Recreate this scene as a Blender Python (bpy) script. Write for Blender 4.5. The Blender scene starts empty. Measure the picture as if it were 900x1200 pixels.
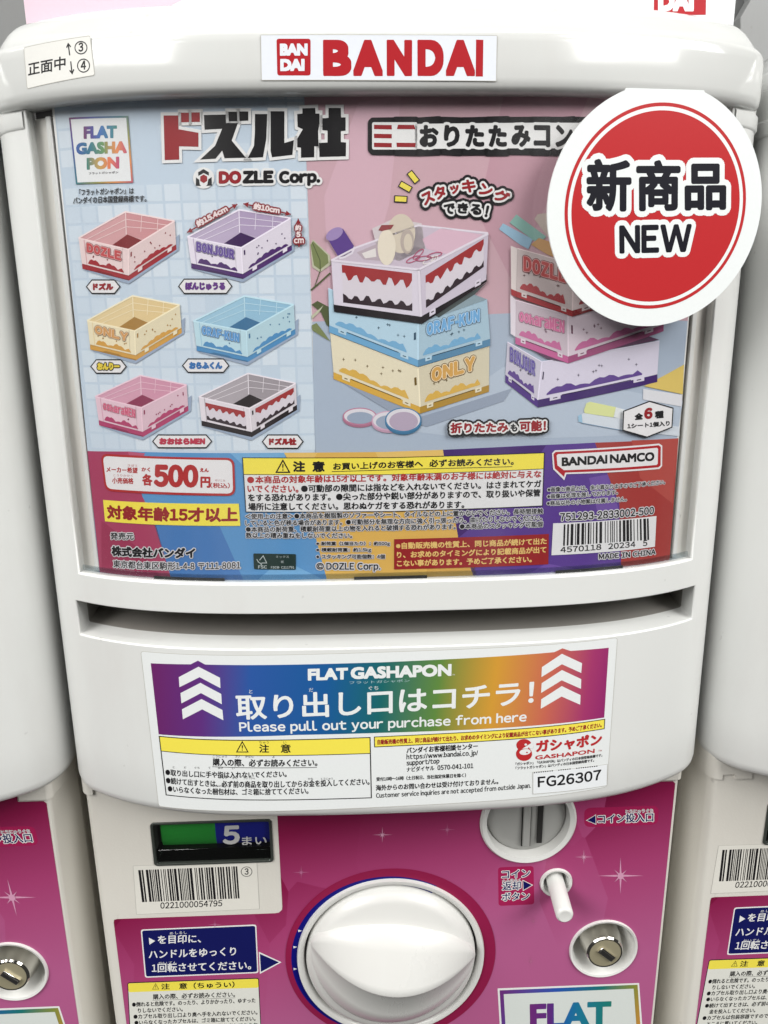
import bpy, bmesh, math, random
import numpy as np
from mathutils import Vector
from mathutils.geometry import tessellate_polygon
random.seed(7)
SC = bpy.context.scene
COL = SC.collection

# ------------------------------------------------------------------ camera
CAM = np.array([-.01273, -.30539, .13162])
YAW, PITCH, ROLL, FPX = .03273, .26703, -.0117, 906.18      # focal length in pixels of the 900 x 1200 photo
FWD = np.array([math.sin(YAW)*math.cos(PITCH), math.cos(YAW)*math.cos(PITCH), -math.sin(PITCH)])
_R = np.array([math.cos(YAW), -math.sin(YAW), 0]); _U = np.cross(_R, FWD)
RGT = math.cos(ROLL)*_R + math.sin(ROLL)*_U
UPV = -math.sin(ROLL)*_R + math.cos(ROLL)*_U
cd = bpy.data.cameras.new('camera'); cam = bpy.data.objects.new('camera', cd); COL.objects.link(cam)
cd.sensor_fit = 'VERTICAL'; cd.sensor_height = 24; cd.lens = FPX/1200*24
cd.clip_start = .01; cd.clip_end = 50
from mathutils import Matrix
M4 = Matrix(((RGT[0], UPV[0], -FWD[0], CAM[0]), (RGT[1], UPV[1], -FWD[1], CAM[1]), (RGT[2], UPV[2], -FWD[2], CAM[2]), (0, 0, 0, 1)))
cam.matrix_world = M4
SC.camera = cam

# ------------------------------------------------------------------ light (shop ceiling lamps, an added far fill, bright even surroundings)
w = bpy.data.worlds.new('World'); SC.world = w; w.use_nodes = True
bg = w.node_tree.nodes['Background']; bg.inputs[0].default_value = (1, .99, .965, 1); bg.inputs[1].default_value = .045
def area(name, loc, target, sx, sy, power, col=(1, .992, .965)):
    d = bpy.data.lights.new(name, 'AREA'); d.shape = 'RECTANGLE'; d.size = sx; d.size_y = sy; d.energy = power; d.color = col
    o = bpy.data.objects.new(name, d); COL.objects.link(o); o.location = loc
    o.rotation_euler = (Vector(target)-Vector(loc)).to_track_quat('-Z', 'Y').to_euler()
    return o
for sx_ in (-1, 1):                          # ceiling panels along the aisle plus an added far fill, the photographer's side left open
    area('ceiling_panel_lamp', (sx_*1.45, -1.05, 1.30), (0, 0, 0), 1.5, .8, 37.5)
    area('far_fill_lamp', (sx_*2.5, -3.0, 1.9), (0, 0, 0), 2.0, .9, 42)  # unseen pair added as frontal fill to reach under the hood
area('ceiling_strip_lamp', (-.15, -.42, 1.55), (0, 0, .1), 4.0, .11, 9)
area('ceiling_strip_lamp', (.15, -.95, 1.65), (0, 0, .1), 4.0, .11, 9)
SC.view_settings.view_transform = 'Standard'; SC.view_settings.look = 'None'
SC.view_settings.exposure = 0; SC.view_settings.gamma = 1

# ------------------------------------------------------------------ materials
def lin(c): return tuple(((v/255)/12.92 if v/255 <= .04045 else ((v/255+.055)/1.055)**2.4) for v in c)
MATS = {}
def node_mat(name):
    m = bpy.data.materials.new(name); m.use_nodes = True
    return m, m.node_tree, m.node_tree.nodes['Principled BSDF']
INK = .96
def ink(name, rgb, rough=.45):
    """printed ink: flat colour with the faintest paper grain"""
    if name in MATS: return MATS[name]
    m, t, b = node_mat(name); n = t.nodes; l = t.links
    tc = n.new('ShaderNodeTexCoord'); no = n.new('ShaderNodeTexNoise'); no.inputs['Scale'].default_value = 900; no.inputs['Detail'].default_value = 2
    mx = n.new('ShaderNodeMix'); mx.data_type = 'RGBA'; c = lin(rgb); g_ = .3*c[0]+.6*c[1]+.1*c[2]; c = [(v*.92+g_*.08)*INK for v in c]
    mx.inputs[6].default_value = (*[v*.975 for v in c], 1); mx.inputs[7].default_value = (*[min(1, v*1.02) for v in c], 1)
    l.new(tc.outputs['Object'], no.inputs['Vector']); l.new(no.outputs[0], mx.inputs[0]); l.new(mx.outputs[2], b.inputs['Base Color'])
    b.inputs['Roughness'].default_value = rough; b.inputs['Specular IOR Level'].default_value = .2
    MATS[name] = m; return m
def plastic(name, rgb, rough=.32, dirt=.06, bump=.015, bscale=260, spec=.5):
    if name in MATS: return MATS[name]
    m, t, b = node_mat(name); n = t.nodes; l = t.links; c = lin(rgb)
    tc = n.new('ShaderNodeTexCoord')
    no = n.new('ShaderNodeTexNoise'); no.inputs['Scale'].default_value = 9; no.inputs['Detail'].default_value = 8; no.inputs['Roughness'].default_value = .65
    mp = n.new('ShaderNodeMapping'); mp.inputs['Scale'].default_value = (1, 1, .35)
    l.new(tc.outputs['Object'], mp.inputs[0]); l.new(mp.outputs[0], no.inputs['Vector'])
    rp = n.new('ShaderNodeMapRange'); rp.inputs[1].default_value = .5; rp.inputs[2].default_value = .8
    l.new(no.outputs[0], rp.inputs[0])
    mx = n.new('ShaderNodeMix'); mx.data_type = 'RGBA'
    mx.inputs[6].default_value = (*c, 1); mx.inputs[7].default_value = (*[v*(1-dirt*k) for v, k in zip(c, (1.5, 2, 2.1))], 1)
    l.new(rp.outputs[0], mx.inputs[0]); l.new(mx.outputs[2], b.inputs['Base Color'])
    sc = n.new('ShaderNodeTexNoise'); sc.inputs['Scale'].default_value = 150; sc.inputs['Detail'].default_value = 2
    sm = n.new('ShaderNodeMapRange'); sm.inputs[1].default_value = .735; sm.inputs[2].default_value = .80; sm.inputs[4].default_value = 6*dirt
    l.new(tc.outputs['Object'], sc.inputs['Vector']); l.new(sc.outputs[0], sm.inputs[0])
    m3 = n.new('ShaderNodeMix'); m3.data_type = 'RGBA'; m3.inputs[7].default_value = (.20, .19, .18, 1)
    l.new(sm.outputs[0], m3.inputs[0]); l.new(mx.outputs[2], m3.inputs[6]); l.new(m3.outputs[2], b.inputs['Base Color'])
    n2 = n.new('ShaderNodeTexNoise'); n2.inputs['Scale'].default_value = bscale; n2.inputs['Detail'].default_value = 3
    l.new(tc.outputs['Object'], n2.inputs['Vector'])
    bp = n.new('ShaderNodeBump'); bp.inputs['Strength'].default_value = bump; bp.inputs['Distance'].default_value = .002
    l.new(n2.outputs[0], bp.inputs['Height']); l.new(bp.outputs[0], b.inputs['Normal'])
    rr = n.new('ShaderNodeMapRange'); rr.inputs[3].default_value = rough-.05; rr.inputs[4].default_value = rough+.1
    l.new(no.outputs[0], rr.inputs[0]); l.new(rr.outputs[0], b.inputs['Roughness'])
    b.inputs['Specular IOR Level'].default_value = spec
    MATS[name] = m; return m
def metal(name, rgb, rough=.15, met=1):
    m, t, b = node_mat(name); n = t.nodes; l = t.links
    b.inputs['Base Color'].default_value = (*lin(rgb), 1); b.inputs['Metallic'].default_value = met
    tc = n.new('ShaderNodeTexCoord'); no = n.new('ShaderNodeTexNoise'); no.inputs['Scale'].default_value = 400
    mp = n.new('ShaderNodeMapping'); mp.inputs['Scale'].default_value = (1, 1, .05)
    l.new(tc.outputs['Object'], mp.inputs[0]); l.new(mp.outputs[0], no.inputs['Vector'])
    rr = n.new('ShaderNodeMapRange'); rr.inputs[3].default_value = max(.02, rough-.06); rr.inputs[4].default_value = rough+.1
    l.new(no.outputs[0], rr.inputs[0]); l.new(rr.outputs[0], b.inputs['Roughness'])
    MATS[name] = m; return m
def rainbow(name, p0, p1, stops, rough=.45):
    """ink whose printed colour runs along a line from p0 to p1 (object coordinates)"""
    m, t, b = node_mat(name); n = t.nodes; l = t.links
    tc = n.new('ShaderNodeTexCoord'); d = Vector(p1)-Vector(p0); L2 = d.length_squared
    sub = n.new('ShaderNodeVectorMath'); sub.operation = 'SUBTRACT'; sub.inputs[1].default_value = p0
    dot = n.new('ShaderNodeVectorMath'); dot.operation = 'DOT_PRODUCT'; dot.inputs[1].default_value = d/L2
    cr = n.new('ShaderNodeValToRGB'); e = cr.color_ramp.elements
    while len(e) > 1: e.remove(e[-1])
    e[0].position = stops[0][0]; e[0].color = (*[v*INK for v in lin(stops[0][1])], 1)
    for p, c in stops[1:]:
        q = e.new(p); q.color = (*[v*INK for v in lin(c)], 1)
    l.new(tc.outputs['Object'], sub.inputs[0]); l.new(sub.outputs[0], dot.inputs[0]); l.new(dot.outputs['Value'], cr.inputs[0])
    l.new(cr.outputs[0], b.inputs['Base Color']); b.inputs['Roughness'].default_value = rough
    MATS[name] = m; return m
def clear(name, rough=.03, tint=(1, 1, 1), ior=1.45, glare_haze=.0):
    m = bpy.data.materials.new(name); m.use_nodes = True; t = m.node_tree; n = t.nodes; l = t.links; n.clear()
    o = n.new('ShaderNodeOutputMaterial'); tr = n.new('ShaderNodeBsdfTransparent'); tr.inputs[0].default_value = (*tint, 1)
    gl = n.new('ShaderNodeBsdfGlossy'); gl.inputs['Roughness'].default_value = rough
    fr = n.new('ShaderNodeFresnel'); ge = n.new('ShaderNodeNewGeometry'); mr = n.new('ShaderNodeMapRange')
    mr.inputs[3].default_value = ior; mr.inputs[4].default_value = 1/ior; l.new(ge.outputs['Backfacing'], mr.inputs[0]); l.new(mr.outputs[0], fr.inputs[0]); mx = n.new('ShaderNodeMixShader')
    tc = n.new('ShaderNodeTexCoord'); no = n.new('ShaderNodeTexNoise'); no.inputs['Scale'].default_value = 18
    bp = n.new('ShaderNodeBump'); bp.inputs['Strength'].default_value = .05; bp.inputs['Distance'].default_value = .004
    l.new(tc.outputs['Object'], no.inputs['Vector']); l.new(no.outputs[0], bp.inputs['Height']); l.new(bp.outputs[0], gl.inputs['Normal'])
    df = n.new('ShaderNodeBsdfDiffuse'); df.inputs[0].default_value = (.8, .8, .8, 1); hz = n.new('ShaderNodeMixShader')
    m2 = n.new('ShaderNodeMapping'); m2.inputs['Scale'].default_value = (38, 38, 5); n2 = n.new('ShaderNodeTexNoise'); n2.inputs['Scale'].default_value = 1; n2.inputs['Detail'].default_value = 5
    hm = n.new('ShaderNodeMapRange'); hm.inputs[1].default_value = .42; hm.inputs[2].default_value = .75; hm.inputs[3].default_value = .001; hm.inputs[4].default_value = glare_haze
    l.new(tc.outputs['Object'], m2.inputs[0]); l.new(m2.outputs[0], n2.inputs['Vector']); l.new(n2.outputs[0], hm.inputs[0]); l.new(hm.outputs[0], hz.inputs[0]); l.new(tr.outputs[0], hz.inputs[1]); l.new(df.outputs[0], hz.inputs[2])
    l.new(fr.outputs[0], mx.inputs[0]); l.new(hz.outputs[0], mx.inputs[1]); l.new(gl.outputs[0], mx.inputs[2]); l.new(mx.outputs[0], o.inputs[0])
    MATS[name] = m; return m

WHITE = plastic('white_abs_plastic', (216, 217, 215), rough=.27)
HOODM = plastic('hood_gloss_plastic', (208, 209, 207), rough=.10, dirt=.05, bump=.004, spec=.9)
CREAM = plastic('cream_abs_plastic', (217, 214, 206), rough=.38, dirt=.05, bump=.05, bscale=900)
KNOBW = plastic('glossy_white_plastic', (217, 217, 214), rough=.24, dirt=.03, bump=.01)
DARKP = plastic('black_plastic', (38, 37, 36), rough=.5, dirt=0)
GREYP = plastic('grey_satin_plastic', (160, 160, 157), rough=.35, dirt=.08)
FRAMEP = plastic('dark_grey_plastic', (58, 62, 58), rough=.25, dirt=0)
CHROME = metal('chrome', (225, 222, 214), .06)
BRASS = metal('dull_lock_brass', (176, 168, 140), .48, .45)
CLEAR = clear('clear_acrylic')
PANE = clear('window_acrylic', glare_haze=.022)  # pale upright streaks in the haze imitate reflections on the window
C = dict(white=(232, 232, 230), paper=(226, 229, 229), black=(26, 25, 28), red=(186, 32, 36), deepred=(150, 28, 34), yellow=(240, 222, 50), pink=(200, 162, 173),
         floor=(166, 180, 199), sky=(190, 206, 222), grid=(166, 188, 216), tile=(203, 215, 227), crimson=(168, 60, 96), blue=(84, 146, 200), gold=(218, 172, 74), purple=(88, 56, 142),
         rust=(162, 52, 48), navy=(22, 26, 96), magenta=(158, 24, 84), tagred=(190, 32, 36), gold2=(226, 186, 96), blue2=(110, 168, 214), blue3=(66, 120, 184), purple2=(108, 74, 160), purple3=(66, 30, 110), crim2=(184, 84, 116))
def K(name, rgb=None, rough=.45):
    return MATS.get('ink_'+name) or ink('ink_'+name, rgb or C[name], rough)

# ------------------------------------------------------------------ surfaces: where printed things lie
C2, C4, LEAN = .18565, 47.909, .01699
DPL = .035                                  # plane of the lower front panel
def G(x): return C2*x*x + C4*x**4
def ray(px, py): return FWD + RGT*((px-450)/FPX) - UPV*((py-600)/FPX)
class Curved:
    """the bowed front of the machine, OFF metres behind its outer skin; u = x, v = z"""
    step = .003
    def __init__(s, off): s.off = off
    def uv(s, px, py):
        d = ray(px, py); t = .3
        for _ in range(60):
            X = CAM + t*d; t += (G(X[0])+LEAN*X[2]+s.off-X[1])/d[1]*.7
        X = CAM + t*d; return float(X[0]), float(X[2])
    def pos(s, u, v, lift):
        k = np.round(u/s.step - .5 + 1e-9); a = (k)*s.step; b = a + s.step      # facets shared by every layer
        f = np.clip((u-a)/s.step, 0, 1)
        return np.stack([u, G(a)*(1-f)+G(b)*f + LEAN*v + s.off - lift, v], 1)
class Flat:
    step = None
    def __init__(s, o, r, up):
        s.o = np.array(o, float); s.r = np.array(r, float); s.up = np.array(up, float); s.n = np.cross(s.r, s.up)
    def uv(s, px, py):
        d = ray(px, py); t = ((s.o-CAM)@s.n)/(d@s.n); X = CAM+t*d-s.o
        return float(X@s.r), float(X@s.up)
    def pos(s, u, v, lift):
        return s.o + u[:, None]*s.r + v[:, None]*s.up + np.asarray(lift).reshape(-1, 1)*s.n if np.ndim(lift) else s.o + u[:, None]*s.r + v[:, None]*s.up + lift*s.n
SHELL = Curved(0.0)
CARD = Curved(.0045)
HOODS = Curved(-.0042)
PANEL = Flat((0, DPL, 0), (1, 0, 0), (0, 0, 1))      # r x up = (0,-1,0): towards the viewer

# ------------------------------------------------------------------ mesh helpers
def add_obj(name, me, parent=None):
    o = bpy.data.objects.new(name, me); COL.objects.link(o)
    if parent is not None: set_parent(o, parent)
    return o
def base_of(o): return Vector(o.get('_b', (0, 0, 0)))
def set_parent(o, p):
    o.parent = p
    if p.type == 'EMPTY': o.location = -p.location
    # children of meshes: meshes under a root all share the root's offset, so no extra offset
def thing(name, label, cat, base=(0, 0, 0), group=None):
    o = bpy.data.objects.new(name, None); COL.objects.link(o); o.location = base; o.empty_display_size = .05
    o['label'] = label; o['category'] = cat
    if group: o['group'] = group
    return o
def finish(name, bm, mat, parent, smooth=35, bevel=0, seg=2):
    bmesh.ops.remove_doubles(bm, verts=bm.verts, dist=1e-6)
    bmesh.ops.recalc_face_normals(bm, faces=bm.faces)
    me = bpy.data.meshes.new(name); bm.to_mesh(me); bm.free()
    for m in (mat if isinstance(mat, (list, tuple)) else [mat]): me.materials.append(m)
    for p in me.polygons: p.use_smooth = True
    me.set_sharp_from_angle(angle=math.radians(smooth))
    o = add_obj(name, me, parent)
    if bevel:
        b = o.modifiers.new('edge', 'BEVEL'); b.width = bevel; b.segments = seg; b.limit_method = 'ANGLE'; b.angle_limit = math.radians(40); b.harden_normals = False
    return o
def strip(bm, rows, closed=False, mi=0):
    """rows of 3D points -> quads"""
    V = [[bm.verts.new(p) for p in r] for r in rows]
    n = len(rows[0])
    for i in range(len(rows)-1):
        for j in range(n if closed else n-1):
            k = (j+1) % n
            try: f = bm.faces.new((V[i][j], V[i][k], V[i+1][k], V[i+1][j])); f.material_index = mi
            except ValueError: pass
    return V
def lathe_y(name, cx, cz, prof, mat, parent, n=72, bevel=0, smooth=30, caps=True):
    """revolve (radius, y) about the axis through (cx, cz) that points at the viewer"""
    bm = bmesh.new(); rows = []
    for r, y in prof:
        rows.append([(cx+r*math.cos(2*math.pi*i/n), y, cz+r*math.sin(2*math.pi*i/n)) for i in range(n)])
    V = strip(bm, rows, True)
    if caps:
        for k in (0, -1):
            if prof[k][0] > 1e-6: bm.faces.new(V[k])
    return finish(name, bm, mat, parent, smooth, bevel)
def tri_fill(loops):
    """2D loops (outer and holes) -> vertices, triangles"""
    cu = bpy.data.curves.new('fill', 'CURVE'); cu.dimensions = '2D'; cu.fill_mode = 'FRONT'
    for lp in loops:
        s = cu.splines.new('POLY'); s.points.add(len(lp)-1); s.use_cyclic_u = True
        for p, q in zip(s.points, lp): p.co = (q[0]*100, q[1]*100, 0, 1)
    o = bpy.data.objects.new('fill', cu); COL.objects.link(o)
    bpy.context.view_layer.update()
    me = bpy.data.meshes.new_from_object(o.evaluated_get(bpy.context.evaluated_depsgraph_get()))
    me.calc_loop_triangles()
    v = np.array([x.co[:2] for x in me.vertices]).reshape(-1, 2)/100; t = np.array([x.vertices[:] for x in me.loop_triangles]).reshape(-1, 3)
    bpy.data.objects.remove(o); bpy.data.meshes.remove(me); bpy.data.curves.remove(cu)
    return v, t
_gl = {}
def fw(c): return chr(ord(c)+0xFEE0) if c.isascii() and c.isalnum() else c
def laid(s, res):
    """characters set one by one: the grotesque forms of letters and digits, spaced by their own widths"""
    V = []; T = []; n = 0; x = 0.
    for c in s:
        if c == ' ': x += .28; continue
        v, t = glyphs(fw(c), res)
        if not len(v): x += 1.; continue
        if c.isascii():
            lo, hi = v[:, 0].min(), v[:, 0].max(); k = .86 if c.isalnum() else .9
            q = v.copy(); q[:, 0] = (v[:, 0]-lo)*k+x+.05; x += (hi-lo)*k+.10
        else: q = v.copy(); q[:, 0] += x; x += 1.
        V.append(q); T.append(t+n); n += len(q)
    return np.concatenate(V), np.concatenate(T)
def glyphs(s, res=3, off=0.):
    if (s, res, off) in _gl: return _gl[(s, res, off)]
    cu = bpy.data.curves.new('t', 'FONT'); cu.body = s; cu.resolution_u = res; cu.offset = off
    o = bpy.data.objects.new('t', cu); COL.objects.link(o); bpy.context.view_layer.update()
    me = bpy.data.meshes.new_from_object(o.evaluated_get(bpy.context.evaluated_depsgraph_get())); me.calc_loop_triangles()
    v = np.array([x.co[:2] for x in me.vertices]).reshape(-1, 2); t = np.array([x.vertices[:] for x in me.loop_triangles]).reshape(-1, 3)
    bpy.data.objects.remove(o); bpy.data.meshes.remove(me); bpy.data.curves.remove(cu)
    _gl[(s, res, off)] = (v, t); return v, t

LAY = 2.5e-5
PXM = .00037                                # metres on the machine's front per photo pixel (for stroke widths)
class Art:
    """prints on one surface, gathered into one mesh; points are given in photo pixels and laid on the surface"""
    def __init__(s, surf, base=0.): s.S = surf; s.b = base; s.parts = []; s.mats = []
    def mi(s, m):
        if m not in s.mats: s.mats.append(m)
        return s.mats.index(m)
    def tri(s, m, v, t, lift): s.parts.append((np.asarray(v, float), np.asarray(t, int), s.mi(m), lift))
    def P(s, pts): return [s.S.uv(*p) for p in pts]
    def polyuv(s, m, uv, lay):
        t = tessellate_polygon([[Vector((a, b, 0)) for a, b in uv]])
        s.tri(m, uv, t, s.b+lay*LAY)
    def poly(s, m, pts, lay): s.polyuv(m, s.P(pts), lay)
    def rnd(s, pts, r, n=5):
        """rounded polygon in uv"""
        q = [np.array(p) for p in s.P(pts)]; out = []; N = len(q)
        for i in range(N):
            a, b, c = q[i-1], q[i], q[(i+1) % N]
            da = (a-b)/np.linalg.norm(a-b); dc = (c-b)/np.linalg.norm(c-b)
            rr = min(r, np.linalg.norm(a-b)*.45, np.linalg.norm(c-b)*.45)
            for k in range(n+1):
                f = k/n; out.append(tuple(b+da*rr*(1-f)**2+dc*rr*f**2))
        return out
    def rpoly(s, m, pts, r, lay): s.polyuv(m, s.rnd(pts, r*PXM), lay)
    def loop(s, m, uv, w, lay, closed=True):
        """stroke of width w (m) along uv points"""
        q = np.array(uv, float); N = len(q); o1 = []; o2 = []
        for i in range(N):
            a = q[i-1] if (closed or i > 0) else q[i]; c = q[(i+1) % N] if (closed or i < N-1) else q[i]
            d1 = q[i]-a; d2 = c-q[i]
            d1 = d1/np.linalg.norm(d1) if np.linalg.norm(d1) > 1e-12 else None; d2 = d2/np.linalg.norm(d2) if np.linalg.norm(d2) > 1e-12 else None
            if d1 is None: d1 = d2
            if d2 is None: d2 = d1
            n1 = np.array([-d1[1], d1[0]]); n2 = np.array([-d2[1], d2[0]]); n = n1+n2; n /= max(1e-9, np.linalg.norm(n)); k = w/2/max(.4, n@n1)
            o1.append(q[i]+n*k); o2.append(q[i]-n*k)
        v = o1+o2; t = []
        for i in range(N if closed else N-1):
            j = (i+1) % N; t += [(i, j, N+j), (i, N+j, N+i)]
        s.tri(m, v, t, s.b+lay*LAY)
    def line(s, m, pts, w, lay, closed=False): s.loop(m, s.P(pts), w*PXM, lay, closed)
    def ell(s, m, cx, cy, rx, ry, lay, n=32, rot=0):
        a = [2*math.pi*i/n for i in range(n)]; cr, sr = math.cos(rot), math.sin(rot)
        s.poly(m, [(cx+rx*math.cos(x)*cr-ry*math.sin(x)*sr, cy+rx*math.cos(x)*sr+ry*math.sin(x)*cr) for x in a], lay)
    def ering(s, m, cx, cy, rx, ry, w, lay, n=40):
        s.line(m, [(cx+rx*math.cos(2*math.pi*i/n), cy+ry*math.sin(2*math.pi*i/n)) for i in range(n)], w, lay, True)
    def text(s, m, t, p0, p1, h, lay, bold=0, out=(), res=3, slant=0, geo=False, upright=False):
        """text box: bottom-left p0, bottom-right p1, height h (pixels); bold / out radii in pixels"""
        v, tr = glyphs(t, res) if geo or not any(c.isascii() and c.isalnum() for c in t) else laid(t, res)
        if not len(v): return
        lo = v.min(0); hi = v.max(0)
        a = np.array(s.S.uv(*p0)); b = np.array(s.S.uv(*p1))
        mx_, my_ = (p0[0]+p1[0])/2, (p0[1]+p1[1])/2
        c0 = np.array(s.S.uv(mx_, my_)); c1 = np.array(s.S.uv(mx_+slant*h, my_-h))
        ang = math.atan2(b[1]-a[1], b[0]-a[0])
        ex = (b-a); L = np.linalg.norm(ex); ex /= L; up = c1-c0
        if abs(ang) > .12 and not upright: up = np.array([-ex[1], ex[0]])*np.linalg.norm(up)
        H = np.linalg.norm(up); uph = up/H
        r = bold*PXM; sz = np.maximum(hi-lo, 1e-6)
        q = (v-lo)/sz
        base = a + ex*r + uph*r + np.outer(q[:, 0]*(L-2*r), ex) + np.outer(q[:, 1]*(H-2*r), uph)
        def dil(mat, rad, lift):
            offs = [(0, 0)]
            if rad > 0:
                n = 8 if rad < 1.2*PXM else 14
                if rad < .45*PXM: n = 4
                offs += [(rad*math.cos(2*math.pi*(i+.5)/n), rad*math.sin(2*math.pi*(i+.5)/n)) for i in range(n)]
                if rad > 3*PXM: offs += [(f*rad*math.cos(2*math.pi*i/26), f*rad*math.sin(2*math.pi*i/26)) for f in (1, .72, .42) for i in range(26)]
                elif rad > 2.0*PXM: offs += [(rad*.5*math.cos(2*math.pi*i/7), rad*.5*math.sin(2*math.pi*i/7)) for i in range(7)]
            if geo and rad > 0: offs = [(0, 0)]+[(rad*.92*max(-1, min(1, 1.4142*math.cos(2*math.pi*(i+.5)/16))), rad*.92*max(-1, min(1, 1.4142*math.sin(2*math.pi*(i+.5)/16)))) for i in range(16)]
            for k, o in enumerate(offs): s.tri(mat, base+np.array(o), tr, lift+k*min(1.2e-6, .7*LAY/len(offs)))
        for (om, orad, olay) in out: dil(om, (bold+orad)*PXM, s.b+olay*LAY)
        dil(m, r, s.b+lay*LAY)
    def build(s, name, parent, thick=0):
        VV = []; TT = []; MI = []; n = 0; st = s.S.step
        for v, t, mi, lift in s.parts:
            if st:
                v, t = cut(v, t, st)
                p = pos_tri(s.S, v, t, lift); VV.append(p); TT.append(np.arange(len(p)).reshape(-1, 3)+n); MI.append(np.full(len(t), mi)); n += len(p)
            else:
                p = s.S.pos(v[:, 0], v[:, 1], lift); VV.append(p); TT.append(t+n); MI.append(np.full(len(t), mi)); n += len(p)
        V = np.concatenate(VV); T = np.concatenate(TT); I = np.concatenate(MI)
        # make every triangle face the viewer
        a, b, c = V[T[:, 0]], V[T[:, 1]], V[T[:, 2]]; nn = np.cross(b-a, c-a)
        flip = nn[:, 1] > 0; T[flip] = T[flip][:, ::-1]
        ok = np.linalg.norm(nn, axis=1) > 1e-14; T = T[ok]; I = I[ok]
        me = bpy.data.meshes.new(name); me.from_pydata(V.tolist(), [], T.tolist())
        for m in s.mats: me.materials.append(m)
        me.polygons.foreach_set('material_index', I.astype(np.int32))
        return add_obj(name, me, parent)
def cut(v, t, st):
    """split triangles at x = k*st"""
    x = v[:, 0][t]; lo = np.floor(x.min(1)/st+1e-7); hi = np.ceil(x.max(1)/st-1e-7)
    keep = (hi-lo) <= 1
    out = [v[t[keep]].reshape(-1, 2)]
    extra = []
    for tr, l, h in zip(t[~keep], lo[~keep], hi[~keep]):
        poly = [tuple(v[i]) for i in tr]
        for k in range(int(l)+1, int(h)+1):
            X = k*st; left = []; right = []
            for i in range(len(poly)):
                p, q = poly[i], poly[(i+1) % len(poly)]
                if p[0] <= X: left.append(p)
                if p[0] >= X: right.append(p)
                if (p[0] < X < q[0]) or (q[0] < X < p[0]):
                    f = (X-p[0])/(q[0]-p[0]); r = (X, p[1]+f*(q[1]-p[1])); left.append(r); right.append(r)
            for i in range(1, len(left)-1): extra += [left[0], left[i], left[i+1]]
            poly = right
            if len(poly) < 3: break
        for i in range(1, len(poly)-1): extra += [poly[0], poly[i], poly[i+1]]
    if extra: out.append(np.array(extra))
    V = np.concatenate(out); return V, np.arange(len(V)).reshape(-1, 3)
def pos_tri(S, v, t, lift):
    """vertices of each triangle placed on the facet that holds the triangle's middle"""
    p = v[t]; st = S.step; mid = p[:, :, 0].mean(1); a = np.floor(mid/st)*st; b = a+st
    u = p[:, :, 0]; f = (u-a[:, None])/st
    y = G(a)[:, None]*(1-f)+G(b)[:, None]*f + LEAN*p[:, :, 1] + S.off - lift
    return np.stack([u, y, p[:, :, 1]], 2).reshape(-1, 3)

# ------------------------------------------------------------------ the setting
def plane_obj(name, pts, mat):
    me = bpy.data.meshes.new(name); me.from_pydata(pts, [], [tuple(range(len(pts)))]); me.materials.append(mat)
    o = add_obj(name, me); o['kind'] = 'structure'; return o
WALLM = plastic('grey_wall_paint', (118, 120, 120), rough=.5, dirt=.12)
SEAM = plastic('grey_cabinet_steel', (136, 138, 138), rough=.4, dirt=.1)
plane_obj('back_wall', [(-1.2, .30, -.6), (1.2, .30, -.6), (1.2, .30, .9), (-1.2, .30, .9)], WALLM)

WALLF = Flat((0, .285, 0), (1, 0, 0), (0, 0, 1))
q = [WALLF.uv(*p) for p in ((868, 20), (882, -4), (884, -260), (1300, -260), (1300, 400), (868, 400))]
bm = bmesh.new(); f_ = [bm.verts.new((u, .285, v)) for u, v in q]; k_ = [bm.verts.new((u, .297, v)) for u, v in q]
bm.faces.new(f_)
for i in range(len(q)): bm.faces.new((f_[i], f_[(i+1) % len(q)], k_[(i+1) % len(q)], k_[i]))
finish('wall_panel', bm, SEAM, None, 30, .0006)['kind'] = 'structure'

# ------------------------------------------------------------------ the capsule machine
P_ = .3182                                   # spacing of the machines in their row
BASE = (0, .10, -.42)
mach = thing('capsule_machine', 'middle white capsule toy machine with crate poster window and round NEW tag', 'vending machine', BASE, 'row of capsule toy machines')
AW, AS = .13663, .1400                       # half widths of the poster window and of the slot
WB, ST, SB = .01745, .00357, -.0122          # window bottom, slot top, slot bottom
ZB = SHELL.uv(450, 957)[1]-.0016
HB = HOODS.uv(450, 107)[1]
X1 = .143
def plan(x1, r, back=.20, extra=(), dy=0.):
    xs = sorted(set([round(k*.003, 6) for k in range(-49, 50)]) | set(extra) | {-x1, x1})
    xs = [x for x in xs if abs(x) <= x1+1e-9]
    keep = []
    for x in xs:
        if x not in extra and any(abs(x-e) < .0011 for e in extra): continue
        keep.append(x)
    pts = [(x, G(x)+dy) for x in keep]
    a0 = math.atan(2*C2*x1+4*C4*x1**3); R = []
    for i in range(1, 15):
        a = a0+(math.pi/2-a0)*i/14; R.append((x1+r*(math.sin(a)-math.sin(a0)), G(x1)+dy+r*(math.cos(a0)-math.cos(a))))
    R += [(R[-1][0], y) for y in (.08, .12, back)]
    L = [(-x, y) for x, y in reversed(R)]
    return L+pts+R
def inset(pl, d):
    q = np.array(pl); t = np.gradient(q, axis=0); n = np.stack([-t[:, 1], t[:, 0]], 1); n /= np.linalg.norm(n, axis=1)[:, None]
    return q+n*d
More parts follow.
